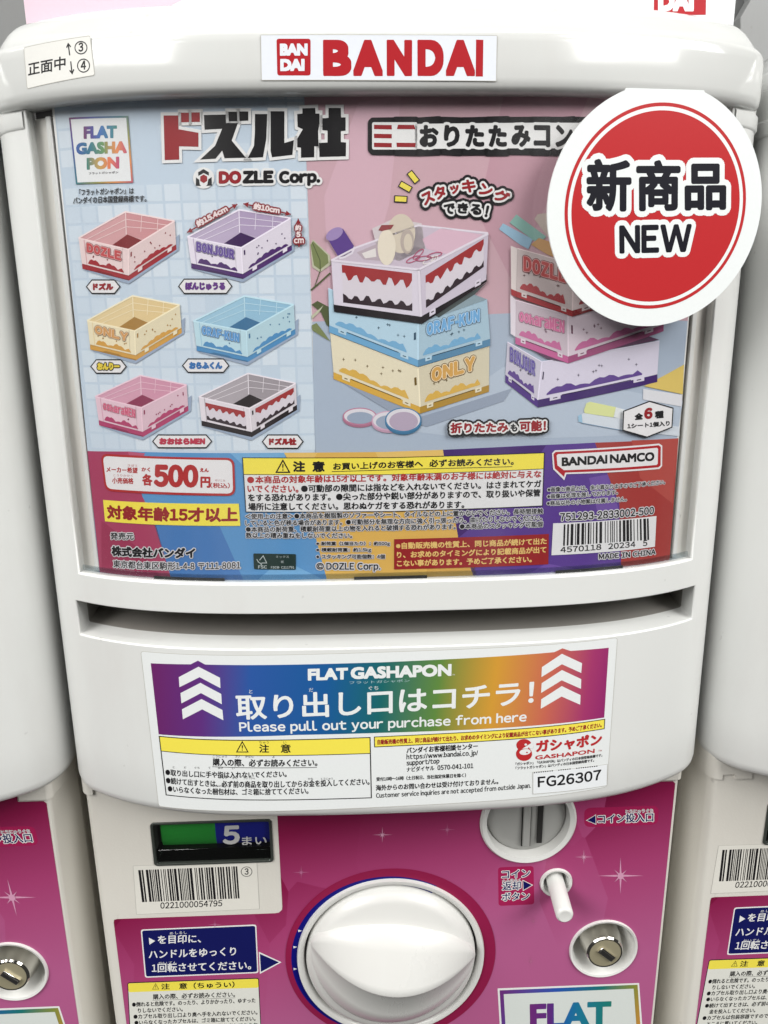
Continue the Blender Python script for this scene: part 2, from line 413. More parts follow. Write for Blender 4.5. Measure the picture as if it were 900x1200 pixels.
# outer shell with the poster window and the dispensing slot cut out
pl = plan(X1, .0285, extra=(-AW, AW, -AS, AS))
bm = bmesh.new()
ZT = .215
rows = [(ZB+.0002, .030), (ZB+.0001, .0075), (ZB+.0006, .0040), (ZB+.0019, .0018), (ZB+.0040, .0005), (ZB+.0066, 0), (-.07, 0), (-.04, 0), (SB, 0), (ST, 0), (WB, 0), (.05, 0), (.09, 0), (.13, 0), (.17, 0), (HB-.006, 0), (ZT, 0)]
V = []
for z, d in rows:
    q = inset(pl, d) if d else np.array(pl)
    V.append([bm.verts.new((x, y+LEAN*z, z)) for x, y in q])
px_ = [p[0] for p in pl]
for i in range(len(rows)-1):
    z0, z1 = rows[i][0], rows[i+1][0]
    for j in range(len(pl)-1):
        xm = (px_[j]+px_[j+1])/2; front = pl[j][1] < .04
        if front and abs(xm) < AS and z0 >= SB-1e-9 and z1 <= ST+1e-9: continue
        if front and abs(xm) < AW and z0 >= WB-1e-9: continue
        bm.faces.new((V[i][j], V[i][j+1], V[i+1][j+1], V[i+1][j]))
# jambs of the window, floor and walls of the slot belong to the same moulding
fx = [p[0] for p in pl if abs(p[0]) <= AW+1e-9 and p[1] < .05]
fs = [p[0] for p in pl if abs(p[0]) <= AS+1e-9 and p[1] < .05]
def sp(x, z, d): return (x, G(x)+LEAN*z+d, z)
strip(bm, [[sp(x, WB, 0) for x in fx], [sp(x, WB+.0004, .0072) for x in fx]])
for s in (-1, 1):
    zs = [r[0] for r in rows if r[0] >= WB-1e-9]
    strip(bm, [[sp(s*AW, z, 0) for z in zs], [sp(s*(AW-.0004), z, .0072) for z in zs]])
sl = [(0, SB), (.004, SB+.0001), (.010, SB+.0004), (.0125, SB+.0008), (.026, SB+.0018), (.040, SB+.0045), (.0455, SB+.0090), (.047, ST+.0040), (.012, ST+.0026), (.0012, ST+.0010), (0, ST)]
strip(bm, [[sp(x, z, d) for x in fs] for d, z in sl[:4]]); strip(bm, [[sp(x, z, d) for x in fs] for d, z in sl[-3:]])
for s in (-1, 1):
    v0 = [bm.verts.new(sp(s*AS, z, d)) for d, z in sl[:4]+sl[-3:]]
    bm.faces.new(v0)
bmc = bmesh.new()
strip(bmc, [[sp(x, z, d) for x in fs] for d, z in sl[3:-2]])
for s in (-1, 1): bmc.faces.new([bmc.verts.new(sp(s*AS, z, d)) for d, z in sl[3:-2]])
finish('dispensing_chute', bmc, plastic('shaded_chute_plastic', (140, 137, 132), rough=.5, dirt=.1), mach, 40)  # deep end of the slot coloured darker to paint in its shade
shell = finish('front_shell', bm, WHITE, mach, smooth=38, bevel=.0007, seg=2)
# hood
plh = plan(X1, .0235, dy=-.0042)
bm = bmesh.new(); V = []
hr = [(HB+.0004, .011), (HB, .0032), (HB+.0006, .0014), (HB+.0020, .0004), (HB+.0045, 0), (HB+.0100, 0), (HB+.0160, .0001), (HB+.0186, .0003), (HB+.0198, .0008), (HB+.0209, .0017), (HB+.0218, .0029),
      (HB+.0242, .0046), (HB+.0276, .0070), (HB+.0300, .0094), (HB+.0316, .0118), (HB+.0326, .0142), (HB+.0332, .0168), (HB+.0335, .0195)]
HT = hr[-1][0]
for z, d in hr:
    q = inset(plh, d); V.append([bm.verts.new((x, y+LEAN*z, z)) for x, y in q])
qq = inset(plh, hr[-1][1])
for s, z in ((.93, HT+.0016), (.80, HT+.0032), (.5, HT+.0048), (.12, HT+.0055)):
    V.append([bm.verts.new((x*s, .11+(y-.11)*s+LEAN*z, z)) for x, y in qq])
for a, b in zip(V[:-1], V[1:]):
    for j in range(len(a)-1): bm.faces.new((a[j], a[j+1], b[j+1], b[j]))
hood = finish('hood', bm, HOODM, mach, smooth=50)
# collar that the hood sits on, visible at the shell's rounded corners
bm = bmesh.new()
plc = plan(X1, .0297)
idx = [i for i, p in enumerate(plc) if abs(p[0]) >= AW+.0012 or p[1] > .05]
for grp in ([i for i in idx if plc[i][0] < 0], [i for i in idx if plc[i][0] > 0]):
    rr = []
    for z, d in ((HB-.0075, .0012), (HB-.0068, -.0002), (HB-.0058, -.0007), (HB-.0012, -.0007), (HB-.0004, 0), (HB+.0002, .006)):
        q = inset(plc, d); rr.append([(q[i][0], q[i][1]+LEAN*z, z) for i in grp])
    bm = bmesh.new(); strip(bm, rr); finish('collar', bm, WHITE, mach, smooth=40)
# poster window: white backing, black gap above it, rails and the clear cover
def curved_sheet(name, x0, x1, z0, z1, off, mat, parent, thick=.0012, bevel=0):
    n = max(2, int(math.ceil((x1-x0)/.003))); xs = [x0+(x1-x0)*i/n for i in range(n+1)]
    xs = sorted(set([x0, x1]+[k*.003 for k in range(-60, 61) if x0+.0004 < k*.003 < x1-.0004]))
    bm = bmesh.new()
    a = [[bm.verts.new((x, G(x)+LEAN*z+off+d, z)) for x in xs] for z, d in ((z0, 0), (z1, 0), (z1, thick), (z0, thick))]
    for r, q in ((0, 1), (1, 2), (2, 3), (3, 0)):
        for j in range(len(xs)-1): bm.faces.new((a[r][j], a[r][j+1], a[q][j+1], a[q][j]))
    bm.faces.new([a[k][0] for k in range(4)]); bm.faces.new([a[k][-1] for k in range(4)])
    return finish(name, bm, mat, parent, 35, bevel)
BT = CARD.uv(50, 137)[1]
backing = curved_sheet('window_backing', -AW+.0003, AW-.0003, WB, BT, .0066, plastic('milky_backing', (226, 224, 218), rough=.3, dirt=.1), mach)
curved_sheet('poster_gap', -AW+.0003, AW-.0003, BT-.002, ZT-.002, .0090, DARKP, mach)
for s in (-1, 1):
    x = s*.1288
    curved_sheet('card_rail', x-.0012, x+.0012, WB+.0006, BT, .0042, WHITE, mach, .0024, .0004)
cover = curved_sheet('window_cover', -AW+.0007, AW-.0007, WB+.0005, ZT-.004, .0014, PANE, mach, .0010)
FROST = clear('acrylic_edge', rough=.15, tint=(.86, .9, .92), ior=1.9)
curved_sheet('cover_edge', -AW+.0012, AW-.0012, WB+.0008, WB+.0030, .0025, FROST, cover, .0010)
for xa, xb, ya, yb in ((182, 264, 680, 681.5), (415, 500, 682, 681), (650, 728, 674, 668.5)):
    a = CARD.uv(xa, ya); b = CARD.uv(xb, yb)
    curved_sheet('card_clip', a[0], b[0], WB+.0002, WB+.0013, .0028, DARKP, backing, .0008)

# lower case: flat front with openings, rounded corners, side walls
LZ0, LZ1 = -.42, -.084
HWR, HWL = .1466, .1496                     # right and left half widths of the flat front
def rect_uv(pts):
    q = [PANEL.uv(*p) for p in pts]
    l = (q[0][0]+q[3][0])/2; r = (q[1][0]+q[2][0])/2; t = (q[0][1]+q[1][1])/2; b = (q[2][1]+q[3][1])/2
    return l, r, b, t
def circ(c, r, n=64): return [(c[0]+r*math.cos(2*math.pi*i/n), c[1]+r*math.sin(2*math.pi*i/n)) for i in range(n)]
def rrect(l, r, b, t, rad, n=6):
    out = []
    for cx, cy, a0 in ((r-rad, t-rad, 0), (l+rad, t-rad, 90), (l+rad, b+rad, 180), (r-rad, b+rad, 270)):
        for i in range(n+1):
            a = math.radians(a0+90*i/n); out.append((cx+rad*math.cos(a), cy+rad*math.sin(a)))
    return out
q0, q1 = PANEL.uv(562, 955), PANEL.uv(676, 955)
COIN_R = (q1[0]-q0[0])/2; COIN = ((q0[0]+q1[0])/2, PANEL.uv(619, 1010.5)[1]+COIN_R)
BTN = PANEL.uv(651.5, 1033.5); BTN_R = .0091
LOCK = PANEL.uv(707, 1111); LOCK_R = .0192
q0, q1 = PANEL.uv(347, 1117), PANEL.uv(568, 1117)
DIAL_R = (q1[0]-q0[0])/2; DIAL = ((q0[0]+q1[0])/2, PANEL.uv(457, 1028)[1]-DIAL_R)
CNT = rect_uv([(175.5, 962.7), (319, 960.5), (320.5, 1009.5), (181, 1014)])
holes = [circ(COIN, COIN_R-.0012), circ(BTN, BTN_R-.001), circ(LOCK, LOCK_R-.001), circ(DIAL, DIAL_R-.002), rrect(*CNT, .002)]
v, t = tri_fill([[(-HWL, LZ0), (HWR, LZ0), (HWR, LZ1), (-HWL, LZ1)]]+holes)
bm = bmesh.new(); VV = [bm.verts.new((a, DPL, b)) for a, b in v]
for f in t:
    try: bm.faces.new([VV[i] for i in f])
    except ValueError: pass
def side_plan(sg, o=0.):
    """outline of one side of the lower case, from the front edge to the back; o = outset"""
    w_, r = (HWR, .0016) if sg > 0 else (HWL, .0042)
    q = [(w_+(r+o)*math.sin(math.pi/2*i/8), DPL-o+(r*1.6+o)*(1-math.cos(math.pi/2*i/8))) for i in range(9)]
    x = q[-1][0]
    return q+[(x+.0010, DPL+.012), (x+.0024, DPL+.0235), (x+.0034, DPL+.0255), (x+.0036, DPL+.0275), (x+.0022, DPL+.0290), (x+.0022, .20)]
for sg in (-1, 1):
    side = side_plan(sg)
    strip(bm, [[(sg*x, y, LZ0) for x, y in side], [(sg*x, y, LZ1) for x, y in side]])
    for z in (LZ0, LZ1): bm.faces.new([bm.verts.new((sg*x, y, z)) for x, y in side]+[bm.verts.new((0, .20, z)), bm.verts.new((0, DPL, z))])
case = finish('lower_case', bm, CREAM, mach, smooth=40)
# caps on the case's upper corners, tucked under the shell
def corner_cap(s, xin, zb, notch):
    out = [(xin, DPL-.0014)]+side_plan(s, .0014)[:11]
    bm = bmesh.new()
    if notch:
        n0, n1 = notch
        ins = [(x, y, zb+(.0028 if n0 < x < n1 else 0)) for x, y in [(xin, DPL-.0014), (n0-1e-5, DPL-.0014), (n0+1e-5, DPL-.0014), (n1-1e-5, DPL-.0014), (n1+1e-5, DPL-.0014)]+out[1:]]
    else: ins = [(x, y, zb) for x, y in out]
    lo = [(s*x, y, z) for x, y, z in ins]; hi = [(s*x, y, -.0845) for x, y, z in ins]
    inn = [(s*x, y+.0035, z) for x, y, z in ins]
    strip(bm, [inn, lo, hi])
    bm.faces.new([bm.verts.new(p) for p in (inn[0], lo[0], hi[0], (hi[0][0], hi[0][1]+.0035, hi[0][2]))])
    return finish('corner_cap', bm, CREAM, mach, smooth=40, bevel=.0005)
a = PANEL.uv(23, 936); corner_cap(1, a[0]+P_, a[1]-.0004, None)
a = PANEL.uv(880, 911); zc = a[1]+.0027; corner_cap(-1, -(a[0]-P_), zc, (-(PANEL.uv(860, 909)[0]-P_), -(PANEL.uv(846, 907)[0]-P_)))

# printed front film (magenta), with a cut-out for every fitting
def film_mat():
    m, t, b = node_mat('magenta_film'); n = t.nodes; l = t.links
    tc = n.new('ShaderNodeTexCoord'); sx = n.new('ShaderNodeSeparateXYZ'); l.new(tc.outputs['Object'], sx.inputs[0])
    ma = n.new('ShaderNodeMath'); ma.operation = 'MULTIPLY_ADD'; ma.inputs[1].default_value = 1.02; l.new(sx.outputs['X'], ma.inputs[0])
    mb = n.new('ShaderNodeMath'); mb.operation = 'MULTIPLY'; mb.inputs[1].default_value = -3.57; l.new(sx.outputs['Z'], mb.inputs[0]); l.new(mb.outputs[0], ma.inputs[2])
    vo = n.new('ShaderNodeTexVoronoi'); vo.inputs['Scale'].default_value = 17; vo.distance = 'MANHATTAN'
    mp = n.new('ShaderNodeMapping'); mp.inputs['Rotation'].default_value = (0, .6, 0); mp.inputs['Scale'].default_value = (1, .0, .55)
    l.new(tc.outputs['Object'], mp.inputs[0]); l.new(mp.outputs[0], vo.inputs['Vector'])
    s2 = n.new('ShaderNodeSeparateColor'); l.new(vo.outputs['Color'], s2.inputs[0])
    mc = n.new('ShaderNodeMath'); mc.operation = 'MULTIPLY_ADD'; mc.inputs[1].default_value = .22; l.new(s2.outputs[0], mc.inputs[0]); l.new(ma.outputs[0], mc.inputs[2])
    cr = n.new('ShaderNodeValToRGB'); e = cr.color_ramp.elements  # print gradient, with the shell's shade also put into its dark top
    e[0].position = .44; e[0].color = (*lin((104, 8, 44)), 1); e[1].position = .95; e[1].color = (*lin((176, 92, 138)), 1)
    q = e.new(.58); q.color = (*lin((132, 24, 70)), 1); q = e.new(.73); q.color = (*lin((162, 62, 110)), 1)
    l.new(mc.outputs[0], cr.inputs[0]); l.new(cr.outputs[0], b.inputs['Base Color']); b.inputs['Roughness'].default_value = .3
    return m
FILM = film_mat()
xl, xr = -.1463, .1462
k0 = PANEL.uv(327.5, 1000)[0]; zw = (PANEL.uv(132, 1077.5)[1]+PANEL.uv(318, 1069.5)[1])/2; rad = .004
rw = [(k0, LZ1-.002), (k0, zw+rad), (k0-.0003, zw+rad*.5), (k0-rad*.5, zw+.0003), (k0-rad, zw), (xl+.002, zw), (xl+.0004, zw-.0004), (xl, zw-.002)]
a = PANEL.uv(23, 936); ci = a[0]+P_; cz = PANEL.uv(50, 938.5)[1]
outer = rw+[(xl, LZ0+.03), (xr, LZ0+.03), (xr, cz-.0014), (xr-.0014, cz), (ci-.001, cz), (ci-.001, LZ1-.002)]
def film_part(name, loops, mat, lift, parent):
    v, t = tri_fill(loops); me = bpy.data.meshes.new(name)
    t = [tuple(f) for f in t]
    P3 = [(a, DPL-lift, b) for a, b in v]
    fl = []
    for f in t:
        p, q, r = (Vector(P3[i]) for i in f)
        fl.append(f if (q-p).cross(r-p).y < 0 else f[::-1])
    me.from_pydata(P3, [], fl); me.materials.append(mat)
    return add_obj(name, me, parent)
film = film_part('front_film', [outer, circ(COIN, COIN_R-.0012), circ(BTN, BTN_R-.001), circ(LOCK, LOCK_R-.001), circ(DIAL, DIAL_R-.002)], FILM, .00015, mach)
FL = .00015
art = Art(PANEL, FL)
def star(cx, cy, r, lay=1, m=None):
    m = m or K('sparkle', (212, 150, 182))
    for k in range(4):
        a = math.pi/2*k; L = r*(1 if k % 2 == 0 else .8)
        art.poly(m, [(cx+L*math.cos(a), cy+L*math.sin(a)), (cx+r*.05*math.cos(a+1.57), cy+r*.05*math.sin(a+1.57)), (cx-r*.02*math.cos(a), cy-r*.02*math.sin(a)), (cx-r*.05*math.cos(a+1.57), cy-r*.05*math.sin(a+1.57))], lay+k)
        a += math.pi/4; L = r*.38
        art.poly(m, [(cx+L*math.cos(a), cy+L*math.sin(a)), (cx+r*.045*math.cos(a+1.57), cy+r*.045*math.sin(a+1.57)), (cx-r*.045*math.cos(a+1.57), cy-r*.045*math.sin(a+1.57))], lay+4+k)
    art.ell(m, cx, cy, r*.14, r*.14, lay+9)
SP2 = K('sparkle_dim', (186, 104, 146))
for x, y, r in ((727, 1026, 27), (684, 1004, 11), (622, 1126, 9), (625, 1079, 7), (353, 1022, 10), (448, 978, 12), (524, 972, 10), (252, 1083, 8)): star(x, y, r, 1, None if r > 10 else SP2)
# ring of darker magenta and the blue scale round the handle
def ring_uv(m, c, r0, r1, a0, a1, lay, n=64):
    A = [math.radians(a0+(a1-a0)*i/n) for i in range(n+1)]
    v = [(c[0]+r0*math.cos(x), c[1]+r0*math.sin(x)) for x in A]+[(c[0]+r1*math.cos(x), c[1]+r1*math.sin(x)) for x in A]
    t = []
    for i in range(n): t += [(i, i+1, n+2+i), (i, n+2+i, n+1+i)]
    art.tri(m, v, t, FL+lay*LAY)
ring_uv(K('deep_magenta', (146, 16, 70)), DIAL, DIAL_R-.002, DIAL_R+.0058, 0, 360, 12, 96)
ring_uv(K('scale_blue', (10, 14, 120)), (DIAL[0]-.0016, DIAL[1]-.0002), DIAL_R-.004, DIAL_R+.0011, 60, 300, 13, 96)
for d in (158, 170, 186):
    x, y = DIAL[0]+(DIAL_R+.001)*math.cos(math.radians(d)), DIAL[1]+(DIAL_R+.001)*math.sin(math.radians(d))
    art.polyuv(K('white'), [(x-.001, y-.0008), (x+.001, y), (x-.001, y+.0008)], 14)
art.build('film_print', film)

# dispensing counter window: dark frame, sunk coloured drums behind a clear lens
def box(bm, x0, x1, y0, y1, z0, z1):
    v = [bm.verts.new((x, y, z)) for x in (x0, x1) for y in (y0, y1) for z in (z0, z1)]
    for f in ((0, 1, 3, 2), (4, 6, 7, 5), (0, 4, 5, 1), (2, 3, 7, 6), (0, 2, 6, 4), (1, 5, 7, 3)): bm.faces.new([v[i] for i in f])
l, r, b, t = CNT
bm = bmesh.new()
o = rrect(l, r, b, t, .002); i1 = rrect(l+.0014, r-.0014, b+.0012, t-.0012, .0012)
strip(bm, [[(x, DPL+.001, z) for x, z in o], [(x, DPL-.0008, z) for x, z in o], [(x, DPL-.0008, z) for x, z in i1], [(x, DPL+.008, z) for x, z in i1]], True)
bm.faces.new([bm.verts.new((x, DPL+.008, z)) for x, z in i1])
cwin = finish('counter_window', bm, DARKP if False else FRAMEP, mach, 35, .0003)
bm = bmesh.new()
CG = K('counter_green', (18, 128, 38), .35); CB = K('counter_blue', (18, 26, 128), .35)
zl = b+(t-b)*.36; xm = PANEL.uv(251.5, 980)[0]
def drum(name, x0, x1, mat):
    bm = bmesh.new(); rows = []
    for k in range(9):
        a = -math.pi/2.6+2*math.pi/2.6*k/8; rows.append([(x, DPL+.0062-.0036*math.cos(a), (zl+t)/2+(t-zl)*.58*math.sin(a)/math.sin(math.pi/2.6)) for x in (x0, x1)])
    strip(bm, rows); return finish(name, bm, mat, cwin, 40)
drum('counter_drum', l+.0042, xm, CG); drum('counter_drum', xm, r-.0018, CB)
bm = bmesh.new(); box(bm, l+.0016, r-.0016, DPL+.0006, DPL+.0074, b+.0013, zl-.0006)
finish('lens_ledge', bm, clear('smoked_acrylic', .06, (.32, .36, .34), 1.5), cwin, 35, .0006)
bm = bmesh.new(); box(bm, l+.0016, r-.0016, DPL+.0002, DPL+.0010, b+.0014, t-.0014)
finish('lens', bm, CLEAR, cwin, 35)
ct = Art(Flat((0, DPL+.00245, 0), (1, 0, 0), (0, 0, 1)))
ct.text(K('counter_text', (196, 196, 196)), '5', (261, 990), (281, 989), 22, 1, bold=1.6)
ct.text(K('counter_text'), 'まい', (283.5, 990.5), (312.5, 989.5), 10, 1, bold=.3)
ct.build('counter_digit', cwin)

# coin slot
lathe_y('coin_slot', *COIN, [(COIN_R-.004, DPL+.012), (COIN_R-.0042, DPL+.002), (COIN_R-.0036, DPL-.0012), (COIN_R-.0012, DPL-.0018), (COIN_R-.0002, DPL-.0008), (COIN_R, DPL+.001)], KNOBW, mach, caps=False)
coin = bpy.data.objects['coin_slot']
cr_ = COIN_R-.0043
lathe_y('coin_plate', *COIN, [(cr_, DPL+.006), (cr_-.0003, DPL+.0042), (cr_-.0015, DPL+.0034), (cr_*.5, DPL+.0028), (.0001, DPL+.0026)], GREYP, coin, caps=False, smooth=50)
sx0 = PANEL.uv(613.5, 970)[0]; sx1 = PANEL.uv(622, 970)[0]; sz0 = PANEL.uv(618, 993)[1]
bm = bmesh.new(); box(bm, sx0, sx1, DPL+.0005, DPL+.004, sz0, COIN[1]+.016); finish('coin_guide', bm, GREYP, coin, 35, .0004)
bm = bmesh.new(); box(bm, sx0-.0005, sx1+.0005, DPL+.0018, DPL+.0026, sz0-.0006, COIN[1]+.0166); finish('guide_gap', bm, DARKP, coin, 35)
bx0 = PANEL.uv(630.5, 970)[0]; bx1 = PANEL.uv(637, 970)[0]
bm = bmesh.new(); box(bm, bx0, bx1, DPL+.0015, DPL+.0026, sz0+.001, COIN[1]+.0155); finish('coin_opening', bm, DARKP, coin, 35, .0003)

# coin return button: sunk ring and a drooping white peg
lathe_y('return_button', *BTN, [(BTN_R-.0028, DPL+.011), (BTN_R-.0028, DPL+.001), (BTN_R-.002, DPL-.0010), (BTN_R-.0008, DPL-.0014), (BTN_R, DPL+.0008)], KNOBW, mach, caps=False)
ret = bpy.data.objects['return_button']
lathe_y('button_hole', *BTN, [(BTN_R-.0027, DPL+.0105), (.0001, DPL+.0105)], DARKP, ret, caps=False)
bm = bmesh.new(); rows = []
for rr, s in ((.0046, 0), (.0046, .5), (.0045, .96), (.0041, .985), (.0033, 1.0), (.0028, .997), (.0001, .996)):
    cx, cy, cz_ = BTN[0]-.0002*s, DPL+.010-.030*s, BTN[1]+.0006-.0042*s
    rows.append([(cx+rr*math.cos(2*math.pi*i/32), cy, cz_+rr*math.sin(2*math.pi*i/32)) for i in range(32)])
strip(bm, rows, True); finish('peg', bm, KNOBW, ret, 40)

# key lock in its cup
lathe_y('key_lock', *LOCK, [(.0001, DPL+.016), (.0125, DPL+.016), (.0148, DPL+.013), (LOCK_R-.0030, DPL+.002), (LOCK_R-.0018, DPL-.0010), (LOCK_R-.0007, DPL-.0013), (LOCK_R, DPL+.0008)], KNOBW, mach, caps=False, smooth=45)
lk = bpy.data.objects['key_lock']
lathe_y('lock_barrel', *LOCK, [(.0116, DPL+.016), (.0114, DPL+.0042), (.0108, DPL+.0022), (.0100, DPL-.0026), (.0094, DPL-.0034), (.0086, DPL-.0034)], CHROME, lk, caps=False, smooth=25)
lathe_y('lock_face', *LOCK, [(.0087, DPL-.0033), (.0001, DPL-.0034)], BRASS, lk, caps=False)
bm = bmesh.new(); box(bm, -.0052, .0052, -.0012, .001, -.0019, .0019)
bmesh.ops.rotate(bm, verts=bm.verts, cent=(0, 0, 0), matrix=Matrix.Rotation(math.radians(42), 3, 'Y'))
bmesh.ops.translate(bm, verts=bm.verts, vec=(LOCK[0]+.0005, DPL-.0034, LOCK[1]-.0003)); finish('keyhole_plate', bm, CHROME, lk, 35, .0003)
bm = bmesh.new(); box(bm, -.0044, .0044, -.0015, .001, -.0010, .0010)
bmesh.ops.rotate(bm, verts=bm.verts, cent=(0, 0, 0), matrix=Matrix.Rotation(math.radians(42), 3, 'Y'))
bmesh.ops.translate(bm, verts=bm.verts, vec=(LOCK[0]+.0005, DPL-.0034, LOCK[1]-.0003)); finish('keyhole', bm, DARKP, lk, 35)

# turning handle: ring, domed knob and the lens-shaped grip
lathe_y('turning_handle', *DIAL, [(DIAL_R-.0044, DPL+.010), (DIAL_R-.0042, DPL+.001), (DIAL_R-.0036, DPL-.0014), (DIAL_R-.0024, DPL-.0022), (DIAL_R-.0008, DPL-.0022), (DIAL_R, DPL+.0008)], KNOBW, mach, n=128, caps=False, smooth=45)
hd = bpy.data.objects['turning_handle']
KR = DIAL_R-.0052
lathe_y('knob', *DIAL, [(KR, DPL+.010), (KR, DPL+.0002), (KR-.0005, DPL-.0016), (KR-.0018, DPL-.0038), (KR-.0036, DPL-.0056), (KR-.0052, DPL-.0064), (KR-.0066, DPL-.0066), (KR*.7, DPL-.0086), (KR*.4, DPL-.0100), (.0001, DPL-.0106)], KNOBW, hd, n=128, caps=False, smooth=50)
bm = bmesh.new()
GR = KR*.965
xs = [GR*math.sin(math.pi/2*i/30) for i in range(-30, 31)]
def gsec(x):
    f = max(0, 1-(x/GR)**2); Cn = np.array([DPL-.0050, .0095])
    A = Cn+(np.array([.0218, .0285])-Cn)*f**.62; B = Cn+(np.array([.0105, -.0012])-Cn)*f**.95; U = Cn+(np.array([.0280, -.0375])-Cn)*f**.55
    m = lambda p, q, k, b=0: p+(q-p)*k+np.array([-b*f, 0])
    pts = [A+np.array([.006, .0012]), A, m(A, B, .3, .0006), m(A, B, .62, .0007), m(A, B, .86, .0004), B+np.array([-.0001, .0005])*f, B+np.array([.0008, -.0012])*f, B+np.array([.0028, -.0028])*f, m(B, U, .40, .0034)+np.array([0, -.001])*f, m(B, U, .74, .0034), U, U+np.array([.006, -.002])]
    return [(x, p[0], p[1]) for p in pts]
ca, sa = math.cos(math.radians(-7.4)), math.sin(math.radians(-7.4))
strip(bm, [[(DIAL[0]+p[0]*ca-p[2]*sa, p[1], DIAL[1]+p[0]*sa+p[2]*ca) for p in gsec(x)] for x in xs])
finish('grip', bm, KNOBW, hd, 80)

# ------------------------------------------------------------------ stickers on the machine
def sheet_sticker(name, surf, pts, mat, parent, lift=.00010, r=2):
    """a thin sticker: returns its Art; the paper is layer 0"""
    a = Art(surf, lift); a.rpoly(mat, pts, r, 0)
    a.loop(K('sticker_edge', (188, 186, 178)), a.rnd(pts, r*PXM), .00022, .5); return a
BLK, WHT, RED, YEL = K('black'), K('white'), K('red'), K('yellow')
PAPER = K('paper')
# lower panel signs
a = Art(PANEL, FL)
NAVY = K('navy', (20, 24, 92), .3)
a.rpoly(WHT, [(165, 1089), (300.4, 1083), (303, 1140), (170, 1145.5)], 4, 1)
a.rpoly(NAVY, [(166.5, 1090.3), (299, 1084.6), (301.6, 1138.6), (171.4, 1144)], 3.4, 2)
a.poly(WHT, [(303.3, 1115), (330, 1127.3), (304.6, 1141)], 1); a.poly(NAVY, [(304.6, 1117.4), (327, 1127.3), (305.8, 1138.6)], 2)
a.poly(WHT, [(174.5, 1098.5), (182, 1102.3), (175.3, 1106.7)], 3)
a.text(WHT, 'を目印に、', (185, 1106), (235.6, 1104.4), 10, 3, bold=.35)
a.text(WHT, 'め', (199, 1094.9), (203, 1094.7), 3, 3); a.text(WHT, 'しるし', (205.5, 1094.4), (219, 1093.9), 3, 3)
a.text(WHT, 'ハンドルをゆっくり', (174.4, 1123.3), (276.7, 1119.3), 10, 3, bold=.35)
a.text(WHT, 'かい', (186, 1130), (196, 1129.6), 3.2, 3); a.text(WHT, 'てん', (198, 1129.6), (207, 1129.2), 3.2, 3)
a.text(WHT, '1回転させてください。', (178, 1139.4), (294.4, 1135.8), 10.5, 3, bold=.35)
a.build('handle_sign', mach)
a = Art(PANEL, FL)
a.rpoly(BLK, [(149.3, 1151), (303.3, 1145.5), (309, 1262), (155, 1268)], 4, 1)
a.rpoly(K('sticker_cream', (222, 222, 214)), [(150.2, 1152), (302.5, 1146.6), (308, 1261), (156, 1267)], 3.6, 2)
a.rpoly(YEL, [(150.2, 1152), (302.5, 1146.6), (303, 1157), (150.9, 1162.4)], 2.5, 3)
a.text(BLK, '注　意（ちゅうい）', (189, 1159.4), (275, 1156.9), 7.4, 4, bold=.35)
def warn(a, x, y, s, lay, m=None, fill=None, slope=0):
    """warning triangle with an exclamation mark; x, y = bottom middle"""
    m = m or BLK
    a.line(m, [(x-s*.55, y), (x+s*.55, y-slope), (x, y-s)], s*.1, lay, True)
    a.text(m, '!', (x-s*.06, y-s*.14), (x+s*.06, y-s*.14), s*.55, lay+1, bold=.1)
warn(a, 182.5, 1158.8, 6.5, 4)
T6 = [('購入の際、必ずお読みください。', 179.3, 1170.9, 275.6, 1168, 6.4), ('●倒れると危険です。のったり、よりかかったり、ゆすった', 155, 1179.7, 299.5, 1174.6, 5.8), ('りしないでください。', 161.8, 1186.6, 214.4, 1184.8, 5.4),
      ('●カプセル取り出し口より奥へ手を入れないでください。', 156.7, 1193.9, 301.8, 1188.6, 5.8), ('●いらなくなったカプセルは、ゴミ箱に捨ててください。', 157.8, 1200.8, 299.6, 1196, 5.6),
      ('●続けて出すときは、必ず前の商品を取り出してからお', 158.2, 1208.4, 302, 1203.2, 5.6), ('金を投入してください。', 165, 1215.4, 222, 1213.4, 5.4), ('●カプセルは包装容器ですので、お子様の手の届かない', 158.8, 1223, 303, 1217.8, 5.6), ('ところに置いてください。', 166, 1230, 228, 1228, 5.4)]
for s, x0, y0, x1, y1, h in T6: a.text(BLK, s, (x0, y0), (x1, y1), h, 4, bold=.22, res=2)
a.line(BLK, [(179, 1171.8), (276, 1168.9)], .5, 4)
a.build('caution_sticker', mach)
def outlined(a, m, t, p0, p1, h, lay, bold, o, om=None): a.text(m, t, p0, p1, h, lay, bold=bold, out=((om or WHT, o, lay-1),))
DM = K('sign_magenta', (166, 20, 82), .3)
a = Art(PANEL, FL)
a.rpoly(DM, [(684.5, 946.6), (771.8, 943.8), (771, 966), (684.6, 969.2)], 10, 1)
a.poly(NAVY, [(688, 961), (697.6, 955.5), (697.8, 965)], 3); a.line(WHT, [(687.2, 961.1), (698, 954.6), (698.3, 965.7)], .9, 2, True)
outlined(a, NAVY, 'コイン投入口', (700.5, 965), (765.5, 962.6), 11, 4, .35, 1.1)
outlined(a, K('furigana', (96, 40, 96)), 'とうにゅうぐち', (733, 952.8), (765, 951.6), 4, 6, 0, .6)
a.build('coin_sign', mach)
a = Art(PANEL, FL)
a.rpoly(DM, [(583.5, 1016.2), (625.2, 1014.6), (626, 1059.5), (584.2, 1061.4)], 5, 1)
outlined(a, NAVY, 'コイン', (588, 1029.3), (621, 1027.6), 9.6, 3, .3, 1)
outlined(a, NAVY, '返却', (588.5, 1043.4), (610.3, 1042.4), 10.4, 3, .3, 1)
outlined(a, NAVY, 'ボタン', (588, 1055.6), (620.4, 1054.2), 9.6, 3, .3, 1)
